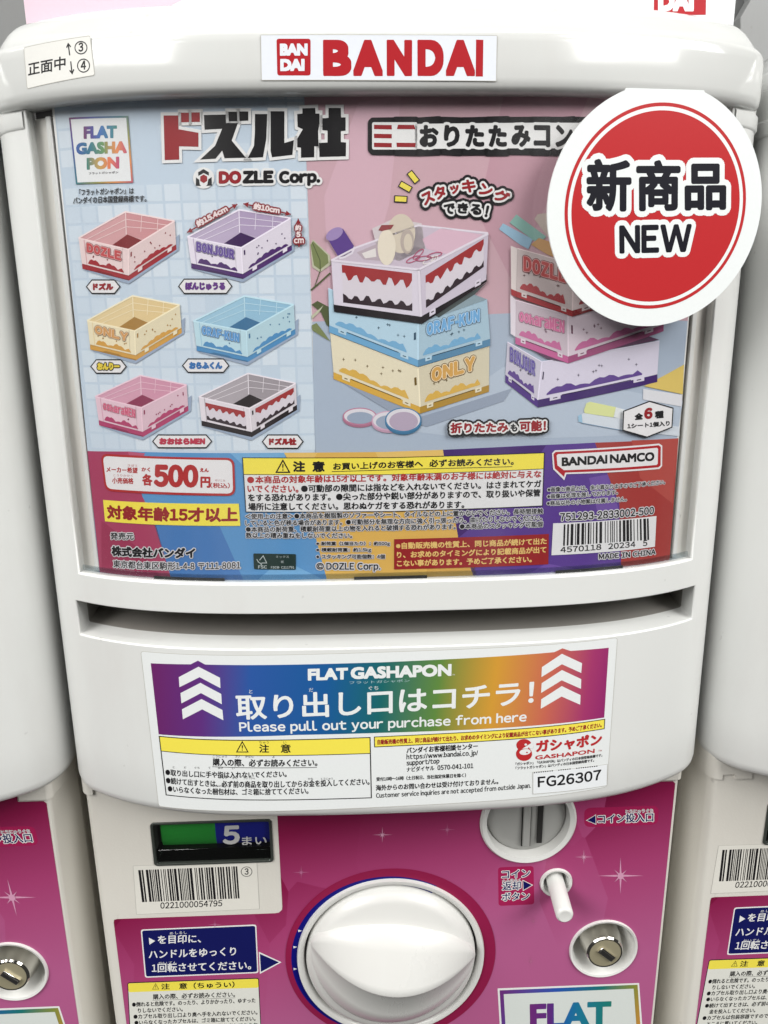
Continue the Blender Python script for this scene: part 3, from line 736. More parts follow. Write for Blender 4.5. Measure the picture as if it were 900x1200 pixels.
outlined(a, K('furigana'), 'へんきゃく', (588.5, 1033.4), (610, 1032.4), 3.4, 6, 0, .5)
a.line(WHT, [(612.6, 1031.2), (624, 1036.9), (613, 1043.4)], .9, 2, True); a.poly(NAVY, [(613, 1032), (623, 1037), (613.4, 1042.6)], 3)
a.build('return_sign', mach)
# barcode sticker
def barcode(a, tl, tr, br, bl, seed, n, lay, m):
    rnd = random.Random(seed); tot = 0; bars = []
    while tot < n:
        w_ = rnd.choice((1, 1, 2, 2, 3)); g_ = rnd.choice((1, 1, 1, 2, 2, 3)); bars.append((tot, w_)); tot += w_+g_
    tot = bars[-1][0]+bars[-1][1]
    L = lambda p, q, f: (p[0]+(q[0]-p[0])*f, p[1]+(q[1]-p[1])*f)
    for p, w_ in bars:
        f0, f1 = p/tot, (p+w_)/tot; a.poly(m, [L(tl, tr, f0), L(tl, tr, f1), L(bl, br, f1), L(bl, br, f0)], lay)
a = sheet_sticker('barcode_sticker', PANEL, [(156, 1014.5), (301, 1009.5), (304, 1065), (160, 1071.5)], K('sticker_warm', (226, 223, 214)), mach, r=1)
barcode(a, (162, 1019.5), (278, 1015), (280.8, 1052.6), (166.6, 1057), 5, 122, 1, BLK)
a.text(BLK, '0221000054795', (188, 1064.8), (260.5, 1061.8), 7.4, 1, bold=.25)
a.ering(BLK, 289, 1021.3, 6.3, 5.6, .9, 1); a.text(BLK, '3', (286.6, 1025), (291.4, 1024.8), 7.6, 1, bold=.3)
a.build('barcode_sticker', mach)
# rainbow framed name plate near the bottom
q0, q1 = PANEL.uv(584, 1160), PANEL.uv(748, 1160)
a = Art(PANEL, FL)
RB = [(0, (112, 42, 120)), (.35, (36, 84, 176)), (.62, (22, 116, 110)), (.8, (130, 140, 60)), (1, (222, 140, 60))]
R1 = rainbow('rainbow_plate', (q0[0], 0, q0[1]), (q1[0]+.01, 0, q1[1]-.02), RB)
a.rpoly(WHT, [(583, 1158), (748.8, 1151.6), (760, 1300), (592, 1307)], 1, 1)
a.poly(R1, [(585.4, 1160.2), (747, 1153.6), (757, 1297), (594, 1304)], 2)
a.poly(K('plate_white', (216, 222, 218)), [(590.2, 1164.6), (742.4, 1158.2), (752, 1292), (598, 1299)], 3)
R2 = rainbow('rainbow_letters', (PANEL.uv(620, 1190)[0], 0, -.25), (PANEL.uv(716, 1190)[0], 0, -.25), [(0, (112, 42, 120)), (.28, (92, 44, 130)), (.34, (30, 90, 180)), (.62, (24, 120, 150)), (1, (30, 124, 110))])
a.text(R2, 'FLAT', (621, 1206), (716, 1202.4), 30, 4, bold=2.6, geo=True)
a.text(R2, 'GASHA', (600, 1240), (744, 1234), 30, 4, bold=2.6, geo=True)
a.text(R2, 'PON', (628, 1275), (722, 1271), 30, 4, bold=2.6, geo=True)
a.build('name_plate', mach)

# instruction sticker on the shell
a = sheet_sticker('x', SHELL, [(165, 763), (723.5, 747), (711, 922), (186, 944.5)], PAPER, mach, r=4)
gl, gr = SHELL.uv(177, 820), SHELL.uv(712, 800)
GRAD = rainbow('rainbow_banner', (gl[0], 0, gl[1]+.012), (gr[0], 0, gr[1]-.012), [(0, (104, 30, 96)), (.12, (92, 44, 122)), (.22, (40, 84, 158)), (.38, (20, 86, 148)), (.50, (20, 98, 100)), (.62, (92, 132, 60)), (.74, (206, 150, 52)), (.86, (196, 100, 80)), (.95, (160, 52, 104)), (1, (142, 36, 104))])
a.poly(GRAD, [(176.7, 777.1), (223.5, 778.3), (232, 774), (240.5, 778.6), (350, 778.6), (450, 775.9), (550, 771.1), (649.5, 764.1), (659, 759.6), (668.5, 762.6), (713.3, 758.9), (708, 840.7), (550, 855), (350, 861), (186, 860.4)], 1)
for pts in ([(232.7, 781.1), (209.6, 793.3), (210.4, 805.1), (234, 793.3), (258.4, 806.2), (257.8, 794)], [(234.9, 800), (211.6, 812), (212.7, 824), (235.6, 812), (260, 825), (259.3, 813)], [(236.2, 819), (213.3, 831), (214.4, 842.7), (237, 831), (261.8, 843.8), (260.7, 831.8)],
            [(658.4, 766), (635, 781.6), (634.4, 793.3), (658.4, 778.2), (681, 788.4), (682, 777)], [(658.4, 785), (634.7, 800.4), (634, 811.8), (658.2, 797), (680.7, 807), (681, 795.6)], [(658.2, 803.8), (634.2, 819.3), (633.6, 830.4), (658, 816), (679.8, 825.6), (680.2, 814.4)]):
    a.poly(PAPER, pts, 2)
a.text(PAPER, 'FLAT', (360.7, 797.5), (407.8, 796), 14, 2, bold=1.1, geo=True); a.text(PAPER, 'GASHAPON', (411, 796), (529, 792), 14.4, 2, bold=1.1, geo=True)
a.text(PAPER, 'TM', (530, 791.4), (533, 791.2), 1.6, 2)
a.text(K('pale_print', (170, 196, 200)), 'フラットガシャポン', (409.5, 801.6), (480, 799), 3.4, 2)
a.text(PAPER, '取り出し口はコチラ！', (277, 843.4), (625, 825.5), 30, 2, bold=.85, res=4)
a.text(PAPER, 'と', (292, 812.4), (296, 812.2), 4.4, 3); a.text(PAPER, 'だ', (362, 810.6), (367, 810.4), 4.4, 3); a.text(PAPER, 'ぐち', (432, 808.6), (443.4, 808.2), 4.6, 3)
a.text(PAPER, 'Please pull out your purchase from here', (280.7, 860.2), (616.7, 848.2), 15, 2, bold=.45, res=4)
# caution box
a.line(BLK, [(186.7, 862.6), (433.6, 864), (435.2, 934.6), (194.8, 931.2)], 1.2, 3, True)
a.poly(YEL, [(187.2, 863), (433.3, 864.4), (433.8, 882.4), (189.1, 879.6)], 2)
a.line(BLK, [(189, 879.8), (433.9, 882.7)], .9, 3)
warn(a, 284, 881, 12, 3)
a.text(BLK, '注', (303.7, 881.8), (315.5, 881.9), 10, 3, bold=.35); a.text(BLK, '意', (329, 882), (340.8, 882.1), 10.5, 3, bold=.35)
a.text(BLK, 'ちゅう', (303.7, 871.2), (315, 871.3), 3, 3); a.text(BLK, 'い', (332, 871.4), (335.5, 871.4), 3, 3)
a.text(BLK, '購入の際、必ずお読みください。', (249.3, 897), (372, 897.8), 9, 3, bold=.3); a.line(BLK, [(249, 898.2), (371.5, 899)], .7, 3)
for s, x0, y0, x1, y1, h in (('こうにゅう', 249.3, 887.5, 266, 887.7, 2.6), ('さい', 276, 887.7, 281, 887.7, 2.6), ('かなら', 287.5, 887.8, 297, 887.9, 2.6), ('よ', 319, 888, 322, 888, 2.6),
                             ('と', 202.5, 900, 205, 900, 2.4), ('だ', 215.6, 900.4, 218.5, 900.4, 2.4), ('ぐち', 228, 900.6, 234, 900.7, 2.4), ('て', 244, 900.9, 247, 900.9, 2.4), ('ゆび', 255.5, 901, 261.5, 901, 2.4), ('い', 272, 901.2, 275, 901.2, 2.4),
                             ('かなら', 256.5, 912.4, 266, 912.5, 2.4), ('まえ', 272.5, 912.6, 278.5, 912.7, 2.4), ('しょうひん', 286, 912.8, 299, 912.9, 2.4), ('かね', 361, 913.5, 367, 913.5, 2.4), ('とうにゅう', 376, 913.4, 390, 913.4, 2.4), ('こんぽうざい', 249.5, 921.6, 269, 922, 2.4), ('ばこ', 295, 922.4, 301, 922.4, 2.4), ('す', 309.5, 922.6, 313, 922.6, 2.4)):
    a.text(BLK, s, (x0, y0), (x1, y1), h, 3, res=2)
a.text(BLK, '●取り出し口に手や指は入れないでください。', (194, 908.3), (336, 910.5), 7.8, 3, bold=.25)
a.text(BLK, '●続けて出すときは、必ず前の商品を取り出してからお金を投入してください。', (194.7, 918), (433, 919.6), 8.2, 3, bold=.25)
a.text(BLK, '●いらなくなった梱包材は、ゴミ箱に捨ててください。', (196.8, 927.6), (361.5, 930.2), 8, 3, bold=.25)
# right half
a.poly(YEL, [(439, 863.6), (708.3, 842.9), (707.7, 853.5), (439.3, 874.8)], 2); a.line(BLK, [(438.7, 863.4), (708.6, 842.6), (708, 853.7), (439, 875.1)], 1, 3, True)
a.text(K('deepred'), '自動販売機の性質上、同じ商品が続けて出たり、お求めのタイミングにより記載商品が出てこない事があります。予めご了承ください。', (442.3, 872.6), (705, 852.2), 6.2, 3, bold=.3, res=2)
for s, x0, y0, x1, y1, h, b_ in (('バンダイお客様相談センター', 476.3, 883, 560, 877.6, 7.4, .3), ('https://www.bandai.co.jp/', 476.3, 891.4, 560, 886.4, 8, .25), ('support/top', 476.3, 898.6, 515, 896, 7.4, .25), ('ナビダイヤル', 476.3, 904.6, 509, 902.6, 6, .2), ('0570-041-101', 512.5, 902.4, 554.7, 900, 6, .25),
                             ('受付10時～16時（土日祝日、当社指定休業日を除く）', 441, 915.4, 546, 910.6, 5, .2), ('海外からのお問い合わせは受け付けておりません。', 440.4, 926.6, 584, 918.8, 7, .25), ('Customer service inquiries are not accepted from outside Japan.', 440.8, 936.4, 621.7, 924.4, 7.6, .2)):
    a.text(BLK, s, (x0, y0), (x1, y1), h, 3, bold=b_, res=2)
# capsule emblem and its word mark
a.ell(RED, 614, 873, 9, 7.2, 3); a.ell(RED, 614, 883.2, 9.4, 8.2, 4); a.ell(PAPER, 615.2, 880.9, 6.6, 3.4, 5, rot=-.12); a.poly(PAPER, [(612, 877), (624.5, 869.2), (625, 876.8)], 5)
a.ell(PAPER, 616, 872.2, 1.5, 1.3, 6); a.ell(RED, 619.5, 876.2, .8, .8, 6); a.ell(RED, 617.4, 881.5, 1.1, .9, 6)
a.text(RED, 'ガシャポン', (628, 882), (705.4, 873), 15, 3, bold=.9); a.text(RED, 'GASHAPON', (627, 890.2), (696.7, 882), 5, 3, bold=.3, geo=True); a.text(RED, 'TM', (701, 880.6), (705, 880.2), 1.8, 3)
a.text(BLK, '「ガシャポン」「GASHAPON」はバンディの日本国登録商標です。', (604.2, 897), (705.8, 886.4), 3.8, 3, bold=.15, res=2)
a.text(BLK, '「フラットガシャポン」はバンディの日本国登録商標です。', (604.2, 902), (696, 892.4), 3.8, 3, bold=.15, res=2)
a.build('instruction_sticker', mach)
a = sheet_sticker('x', SHELL, [(624.5, 904), (711.5, 895), (711, 920), (624.5, 930)], K('label_white', (230, 233, 236)), mach, lift=.00030, r=.6)
a.text(BLK, 'FG26307', (630, 922.4), (704.2, 913.4), 12.6, 1, bold=.55, res=5)
for x0, x1 in ((625.5, 650), (654, 671), (675, 701)):
    y = 904.6-(x0-625)*.105; n = int((x1-x0)/2.6)
    for k in range(n): a.poly(BLK, [(x0+k*2.6, y-.28*k), (x0+k*2.6+1.5, y-.28*k-.15), (x0+k*2.6+1.5, y-.28*k+1.0), (x0+k*2.6, y-.28*k+1.2)], 1)
a.build('serial_sticker', mach)

# stickers on the hood
a = sheet_sticker('x', HOODS, [(305.5, 41), (582.5, 41.6), (581.5, 95), (306.5, 94)], K('label_blueish', (222, 226, 234)), mach, r=.6)
LR = K('logo_red', (176, 22, 34), .35)
a.rpoly(LR, [(324, 45.5), (364, 45.5), (364, 88.6), (325, 88.6)], 2.5, 1)
a.text(K('label_blueish'), 'BAN', (328, 65.6), (360.6, 65.4), 14.5, 2, bold=1.0, geo=True); a.text(K('label_blueish'), 'DAI', (328.4, 83.6), (357, 83.4), 14.5, 2, bold=1.0, geo=True)
for ch, x0, x1 in (('B', 378.5, 412), ('A', 413.5, 449), ('N', 453, 483), ('D', 489, 520), ('A', 522, 557), ('I', 558.5, 566.5)):
    if ch == 'I': a.poly(LR, [(557.8, 46.6), (566.4, 46.8), (565.8, 89.8), (557.4, 89.8)], 1)
    else: a.text(LR, ch, (x0, 89.4), (x1, 89.6), 43, 1, bold=2.5, res=6, geo=True)
a.build('brand_sticker', mach)
a = sheet_sticker('x', HOODS, [(28, 56), (105.5, 42), (111, 88), (32, 104)], K('label_clear', (228, 227, 222)), mach, r=2)
a.text(BLK, '正面中', (33, 89.6), (77, 81.4), 16, 1, bold=.35, res=4)
a.line(BLK, [(81.8, 65), (80.2, 52.5)], 1.3, 1); a.line(BLK, [(78.2, 56), (80.1, 51.4), (83, 55)], 1.2, 2)
a.line(BLK, [(83, 72), (84.4, 85)], 1.3, 1); a.line(BLK, [(81.8, 82.4), (84.6, 86.2), (86.6, 81.4)], 1.2, 2)
a.ering(BLK, 95, 56, 7, 7.2, 1, 1); a.text(BLK, '3', (92, 61.2), (97.8, 60.4), 11, 1, bold=.4); a.ering(BLK, 98, 77, 7, 7.6, 1, 1); a.text(BLK, '4', (94.6, 82.4), (101, 81.6), 11, 1, bold=.4)
a.build('position_sticker', mach)

# ------------------------------------------------------------------ the poster card in the window (things printed on it are flat print)
card = thing('poster_card', 'printed product card with folding crates and price, behind the middle machine clear window', 'poster card', (0, .02, WB))
def shade(c, f): return tuple(max(0, min(255, v*f)) for v in c)
def mix(c, d, f): return tuple(a+(b-a)*f for a, b in zip(c, d))
sheet = curved_sheet('sheet', -.1266, .1259, CARD.uv(450, 682)[1]-.0005, .2065, CARD.off+.00005, WHT, card, .0003)
a = Art(CARD, .00003)
# fields: pale blue tiles on the left, pink wall and blue table on the right, coloured band below
a.poly(K('sky'), [(61, 100), (356, 100), (370, 532), (103, 532)], 0)
T = [CARD.uv(62, 108), CARD.uv(356, 108)]
u0, u1 = T[0][0], CARD.uv(363, 300)[0]; v1 = CARD.uv(200, 108)[1]; v0 = CARD.uv(200, 529)[1]
n = 14; du = (u1-u0)/n; rnd = random.Random(3)
nv = int((v1-v0)/du)+1
for i in range(n):
    for j in range(nv):
        if rnd.random() < .04: continue
        f = min(1, max(0, (j-2)/(nv*.5)))
        c = ('tile_a', 'tile_b', 'tile_c')[rnd.randrange(3)]
        x0, x1 = u0+i*du+.00045, u0+(i+1)*du-.00045; y0, y1 = v0+j*du+.00045, min(v1+.004, v0+(j+1)*du-.00045)
        if j > nv-6 and rnd.random() < .7: continue
        if y1 > y0: a.polyuv(K(c, {'tile_a': (203, 216, 228), 'tile_b': (208, 219, 230), 'tile_c': (198, 212, 226)}[c]), [(x0, y0), (x1, y0), (x1, y1), (x0, y1)], 1)
a.poly(K('pink'), [(356, 100), (828, 100), (806, 376), (600, 367), (366, 377)], 0)
a.poly(K('pink_light', (208, 170, 184)), [(380, 230), (420, 120), (470, 112), (456, 240), (430, 330), (385, 340)], 1)
a.poly(K('pink_dim', (192, 148, 162)), [(590, 112), (690, 112), (640, 240), (600, 330), (560, 250)], 1)
a.poly(K('floor'), [(366, 377), (600, 367), (806, 376), (793, 520), (620, 532), (450, 534), (369, 533)], 0)
a.poly(K('floor_light', (178, 191, 208)), [(590, 430), (800, 470), (795, 505), (560, 515), (480, 505)], 1)
B_ = [(103, 528.5), (285, 530.5), (450, 529.5), (620, 522), (795, 513.5)]
def bandy(x):
    for (x0, y0), (x1, y1) in zip(B_[:-1], B_[1:]):
        if x <= x1: return y0+(y1-y0)*(x-x0)/(x1-x0)
    return 513
BOT = 690
a.poly(K('blue'), [(103, 528.5), (152, 529), (334, 530.5), (430, 690), (118, 690)], 2)
a.poly(K('crimson'), [(102.5, 528.5), (152, 529), (167, 582), (182, 612), (204, 690), (119, 690)], 3)
a.poly(K('crim2'), [(150, 529), (170, 531), (158, 556)], 4); a.poly(K('crim3', (156, 48, 84)), [(119, 610), (160, 640), (200, 690), (119, 690)], 4)
a.poly(K('blue2'), [(270, 531), (333, 530.5), (352, 566), (300, 560)], 3); a.poly(K('blue3'), [(180, 612), (250, 600), (290, 690), (205, 690)], 3); a.poly(K('blue2'), [(290, 690), (330, 655), (385, 682), (384, 690)], 4)
a.poly(K('gold'), [(333, 530.5), (450, 529.5), (519, 527), (537, 630), (562, 690), (386, 690), (370, 630)], 3)
a.poly(K('gold2'), [(333, 531), (372, 530.5), (352, 562)], 4); a.poly(K('gold3', (206, 158, 64)), [(500, 660), (556, 664), (562, 690), (500, 690)], 4); a.poly(K('gold2'), [(440, 530), (519, 527), (524, 556), (470, 590)], 4)
a.poly(K('purple'), [(519, 527), (620, 522), (697, 518.6), (725.6, 590), (729, 690), (561, 690), (537, 630)], 4)
a.poly(K('purple3'), [(519, 527), (640, 521.5), (600, 580), (537, 630)], 5); a.poly(K('purple2'), [(590, 690), (640, 660), (729, 676), (729, 690)], 5); a.poly(K('purple2'), [(690, 560), (712, 556), (726, 600), (700, 600)], 5)
a.poly(K('rust'), [(697, 518.6), (795, 513.5), (782, 690), (728.5, 690), (725.6, 590)], 5)
a.poly(K('rust2', (176, 70, 62)), [(740, 516), (795, 513.5), (788, 590), (750, 560)], 6)
a.build('background_print', card)

# --- heading
a = Art(CARD, .0003)
FR = rainbow('rainbow_square', (CARD.uv(82, 150)[0], 0, CARD.uv(82, 140)[1]), (CARD.uv(155, 150)[0], 0, CARD.uv(155, 214)[1]), [(0, (104, 34, 92)), (.2, (60, 70, 150)), (.45, (24, 110, 124)), (.65, (140, 140, 70)), (.82, (214, 130, 60)), (1, (170, 44, 100))])
a.poly(FR, [(81, 138), (150.3, 136), (156.3, 214.3), (89.3, 216.2)], 1); a.poly(K('square_white', (226, 228, 230)), [(83.2, 140.2), (148.2, 138.3), (154, 212.3), (91.2, 214)], 2)
def rb(n, x0, x1, y, st): return rainbow(n, (CARD.uv(x0, y)[0], 0, .1), (CARD.uv(x1, y)[0], 0, .1), st)
a.text(rb('rainbow_a', 98, 137, 155, [(0, (104, 34, 92)), (.25, (70, 60, 140)), (.5, (30, 96, 170)), (1, (24, 124, 120))]), 'FLAT', (98.4, 163.2), (137.4, 162), 15, 3, bold=1, geo=True)
a.text(rb('rainbow_b', 89, 149, 175, [(0, (40, 80, 160)), (.3, (26, 110, 130)), (.55, (90, 140, 80)), (.8, (220, 130, 60)), (1, (190, 60, 100))]), 'GASHA', (89.6, 181.8), (149, 180), 14.5, 3, bold=1, geo=True)
a.text(rb('rainbow_c', 102, 140, 192, [(0, (24, 120, 110)), (.4, (190, 150, 70)), (.7, (220, 110, 60)), (1, (180, 40, 100))]), 'PON', (102, 199.4), (140, 198), 14.5, 3, bold=1, geo=True)
a.text(BLK, 'フラットガシャポン', (104.4, 205), (139, 203.6), 3, 3, bold=.1)
a.text(BLK, '「フラットガシャポン」は', (93, 229.6), (157, 227.6), 8, 3, bold=.2); a.text(BLK, 'バンダイの日本国登録商標です。', (86, 239.4), (172, 236.8), 8.2, 3, bold=.2)
a.build('flat_mark', card)
a = Art(CARD, .0003)
DRED = K('title_red', (150, 22, 32)); 
OW = K('outline_white', (228, 228, 228))
# the four heavy title letters, drawn as blocks: coordinates read in a 3.6x enlargement whose corner is (180, 110)
def q36(p): return [(180+x/3.6, 110+y/3.6) for x, y in p]
TB = [
 (DRED, [(43, 92), (105, 92), (106, 150), (190, 165), (190, 224), (108, 222), (109, 278), (48, 280)]), (DRED, [(116, 80), (150, 80), (150, 120), (118, 121)]), (DRED, [(160, 79), (196, 79), (196, 119), (161, 120)]),
 (BLK, [(213, 90), (305, 88), (306, 124), (356, 124), (330, 198), (390, 270), (300, 272), (290, 240), (262, 274), (197, 278), (260, 220), (290, 148), (216, 152)]), (BLK, [(316, 76), (352, 76), (353, 116), (318, 117)]), (BLK, [(362, 75), (400, 75), (400, 114), (363, 115)]),
 (BLK, [(428, 86), (480, 86), (476, 190), (462, 268), (398, 271), (424, 220), (428, 160)]), (BLK, [(494, 74), (552, 74), (552, 208), (592, 196), (586, 258), (500, 268), (494, 240)]),
 (BLK, [(628, 62), (682, 60), (683, 84), (700, 84), (700, 126), (694, 160), (696, 222), (678, 222), (678, 268), (622, 270), (622, 228), (606, 226), (606, 190), (630, 150), (608, 140), (606, 86), (628, 84)]),
 (BLK, [(738, 60), (790, 60), (791, 100), (810, 100), (810, 156), (790, 158), (790, 204), (812, 206), (811, 264), (700, 267), (698, 208), (734, 206), (734, 156), (712, 154), (712, 104), (738, 102)])]
for m, p in TB:
    a.line(OW, q36(p), 6, 1, True); a.poly(m, q36(p), 3)
# round emblem and company name
a.ell(OW, 238.8, 208.8, 12.5, 12.5, 1)
hx = [(238.6, 198.2), (245, 202), (245, 206), (238.8, 203), (232.6, 206.4), (232.4, 202)]
a.poly(BLK, hx, 2); a.poly(BLK, [(229.8, 208), (233.6, 210.6), (234.4, 216.6), (236, 218), (229.6, 218)], 2); a.poly(BLK, [(248.2, 207.6), (244.2, 210.4), (243.2, 216.4), (241.6, 218), (248.6, 217.8)], 2)
a.poly(DRED, [(238.9, 204.6), (243, 207), (243, 212.2), (238.9, 214.8), (234.8, 212.2), (234.8, 207)], 2)
a.text(DRED, 'DO', (256.4, 215.8), (283, 215.4), 15.2, 3, bold=1.2, out=((OW, 2.2, 1),), res=5); a.text(BLK, 'ZLE', (284.4, 215.3), (320.8, 214.8), 15, 3, bold=1.2, out=((OW, 2.2, 1),), res=5); a.text(BLK, 'Corp.', (327, 218.8), (375.4, 218), 18.4, 3, bold=1.1, out=((OW, 2.2, 1),), res=5)
a.build('title', card)
a = Art(CARD, .0003)
cells = [('ミ', 438.3, 459), ('ニ', 465, 486.6), ('お', 491.4, 513.9), ('り', 520, 538.5), ('た', 545, 567.3), ('た', 572.2, 593.9), ('み', 599, 621.4), ('コ', 625, 644.6), ('ン', 650.5, 671), ('テ', 676, 698), ('ナ', 703, 725)]
for i, (ch, x0, x1) in enumerate(cells):
    h = 26 if ch not in 'ニ' else 21
    if ch == 'ミ':
        for y in (146.5, 157, 167.5): a.poly(DRED, [(x0, y), (x1, y+.4), (x1, y+5.4), (x0, y+5)], 6); 
    elif ch == 'ニ':
        for y, d in ((146.5, 1.5), (167.5, -.5)): a.poly(DRED, [(x0+d, y), (x1-d, y+.2), (x1, y+5.2), (x0, y+5)], 6)
    else: a.text(BLK, ch, (x0, 172.6), (x1, 172.8), h, 6, bold=1.35, out=((OW, 2.6, 4),), res=3)
a.rpoly(OW, [(436, 143.5), (489, 143.5), (489, 175.5), (436, 175.5)], 2, 4)
a.rpoly(BLK, [(431, 139), (730, 138), (730, 180.5), (431, 180.5)], 5, 2)
for i, (ch, x0, x1) in enumerate(cells): a.rpoly(BLK, [(x0-5, 138-(i % 2)*1.2), (x1+4, 137.6-(i % 3)*.8), (x1+4, 182+(i % 2)), (x0-5, 181.6+(i % 3)*.8)], 3, 3)
a.rpoly(OW, [(486, 145.5), (728, 145), (728, 175), (486, 174.8)], 2, 4)
a.build('subtitle', card)
a = Art(CARD, .0003)
for t, p0, p1, h, m, k in (('ス', (497.6, 242), (510.6, 235.4), 14.5, DRED, 0), ('タ', (511, 235.6), (524.4, 230.2), 15, DRED, 0), ('ッ', (528, 228.4), (538.6, 226.4), 10.5, DRED, 0), ('キ', (541, 226), (557.4, 226), 15.5, DRED, 0), ('ン', (560, 227.4), (574.6, 232), 14, DRED, 0), ('グ', (576.6, 233), (592, 241.4), 15.5, DRED, 0),
                        ('で', (519.7, 252.4), (532.8, 251), 13, BLK, 8), ('き', (535.8, 250.6), (548.6, 250.8), 13, BLK, 8), ('る', (551, 251.4), (564, 253), 13, BLK, 8), ('！', (567, 254.4), (570.6, 255.2), 14, BLK, 8)):
    a.text(m, t, p0, p1, h, 8+k, bold=.75, out=((OW, 2.0, 6+k), (BLK, 4.6, 2)), res=3)
YB = K('mark_yellow', (232, 214, 60))
for cx, cy, ang in ((469.6, 233.4, .05), (475, 219, .52), (484.2, 207.6, .9)):
    c, s_ = math.cos(ang), math.sin(ang); R = lambda w_, h_: [(cx+x*c-y*s_, cy+x*s_+y*c) for x, y in ((-w_, -h_), (w_, -h_), (w_, h_), (-w_, h_))]
    a.poly(BLK, R(7.8, 4.1), 1); a.poly(YB, R(6.6, 2.9), 2)
a.build('stacking_caption', card)

# --- crates: A left, B front, C right, D back rim corners; lower case = bottom of the walls
def crate(a, A, B, Cc, D, a0, b0, c0, base, tint, hue, word=None, wcol=None, lay=1, wave=True, interior=True, baseh=6, dark=False, glass=.0, post=True):
    wall = K('wall_%d_%d_%d' % tint, tint); wall2 = K('wallr_%d_%d_%d' % tint, shade(tint, .955)); hu = K('hue_%d_%d_%d' % hue, hue); hu2 = K('hued_%d_%d_%d' % hue, shade(hue, .8))
    inn = K('in_%d_%d_%d' % hue, mix(tint, hue, .28)); inn2 = K('in2_%d_%d_%d' % hue, mix(tint, hue, .36)); edge = K('edge_%d_%d_%d' % tint, shade(tint, 1.06))
    L = lambda p, q, f: (p[0]+(q[0]-p[0])*f, p[1]+(q[1]-p[1])*f)
    dn = lambda p, d: (p[0]+d*.06, p[1]+d)
    a.poly(K('print_shadow', (150, 166, 190)), [dn(a0, baseh+1), (b0[0], b0[1]+baseh+4), (c0[0]+3, c0[1]+baseh+1), (c0[0]+4, c0[1]-12), b0], lay) if interior else None
    a.poly(hu, [a0, b0, c0, dn(c0, baseh), dn(b0, baseh), dn(a0, baseh)], lay+1)
    a.poly(hu2, [dn(a0, baseh), dn(b0, baseh), dn(b0, baseh-1.4), dn(L(a0, b0, .7), baseh-1), dn(L(a0, b0, .62), baseh-2.6), dn(L(a0, b0, .34), baseh-2.6), dn(L(a0, b0, .28), baseh-1)], lay+2)
    if interior:
        a.poly(inn, [A, D, Cc, B], lay+1)
        # floor seen inside, back walls with ribs
        hA = (a0[0]-A[0], a0[1]-A[1]); f1 = L(A, B, .62); f2 = L(B, Cc, .3)
        dlow = (D[0]+hA[0]*.8, D[1]+hA[1]*.78)
        fl = [L(A, B, .66), L(L(A, B, .66), (D[0]+2, D[1]+(B[1]-D[1])*.60), .55), (D[0]+2, D[1]+(B[1]-D[1])*.60), L(B, Cc, .31), (B[0], B[1]-.6)]
        a.poly(inn2, [D, Cc, L(B, Cc, .36), (D[0]+1, D[1]+(B[1]-D[1])*.62)], lay+2)
        a.poly(hu2 if not dark else hu, fl, lay+3)
        for k in (.33, .66):
            a.line(edge, [L(A, L(A, B, .55), k*.8), (D[0]+.5, D[1]+(B[1]-D[1])*.6*k)], .5, lay+4); a.line(edge, [(D[0]+.5, D[1]+(B[1]-D[1])*.6*k), L(Cc, L(Cc, B, .55), k*.8)], .5, lay+4)
            x = L(D, Cc, k); a.line(edge, [x, (x[0]-1.2, x[1]+(B[1]-D[1])*.45)], .5, lay+4)
        a.line(edge, [D, (D[0]+.8, D[1]+(B[1]-D[1])*.6)], .9, lay+4)
        a.line(edge, [A, D, Cc], 1.5, lay+5)
    a.poly(wall, [A, B, b0, a0], lay+6); a.poly(wall2, [B, Cc, c0, b0], lay+6)
    a.line(edge, [A, B, Cc], 1.4, lay+7)
    if post:
        a.line(inn, [L(A, B, .11), L(a0, b0, .11)], .9, lay+7); a.line(K('edge2_%d_%d_%d' % tint, shade(tint, .86)), [L(A, B, .88), L(a0, b0, .88)], .6, lay+7); a.line(edge, [B, b0], 1.2, lay+8)
        a.poly(hu2, [L(L(B, Cc, .045), L(b0, c0, .045), .16), L(L(B, Cc, .075), L(b0, c0, .075), .16), L(L(B, Cc, .075), L(b0, c0, .075), .34), L(L(B, Cc, .045), L(b0, c0, .045), .34)], lay+8)
        for f in (.2, .82):
            p = L(b0, c0, f); q = L(b0, c0, f+.09); a.poly(wall, [(p[0], p[1]-1), (q[0], q[1]-1), (q[0], q[1]+3.6), (p[0], p[1]+3.6)], lay+8)
    if wave:
        for (p, q, P2, Q2, f0, f1, seed) in ((A, B, a0, b0, .14, .9, 1), (B, Cc, b0, c0, .12, .93, 2)):
            rn = random.Random(seed+int(A[0])); N = 18; top = []
            for k in range(N+1):
                f = f0+(f1-f0)*k/N; u = abs((k/N)-.5)*2
                hgt = .05+.13*(math.sin(k/N*math.pi*(1 if seed == 2 else 2.2)+(0.4 if seed == 1 else 0))**2)+(.05 if k % 3 else 0)
                if k in (0, N): hgt = .03
                top.append(L(L(P2, Q2, f), L(p, q, f), .06+hgt))
            a.poly(hu if not dark else hu, top+[L(L(P2, Q2, f1), L(p, q, f1), .06), L(L(P2, Q2, f0), L(p, q, f0), .06)], lay+8)
            for k in range(9):
                f = f0+(f1-f0)*rn.random(); g_ = .36+.4*rn.random()
                if seed == 1 and g_ > .45: continue
                x, y = L(L(P2, Q2, f), L(p, q, f), g_); a.poly(hu2, [(x-.9, y), (x, y-1.2), (x+.9, y), (x, y+1.2)], lay+9)
    if word:
        wc = wcol or hue; p0 = L(L(a0, b0, .14), L(A, B, .14), .52); p1 = L(L(a0, b0, .86), L(A, B, .86), .50)
        hh = abs(A[1]-a0[1])*.36
        wordart(a, word, p0, p1, hh, wc, lay+10)
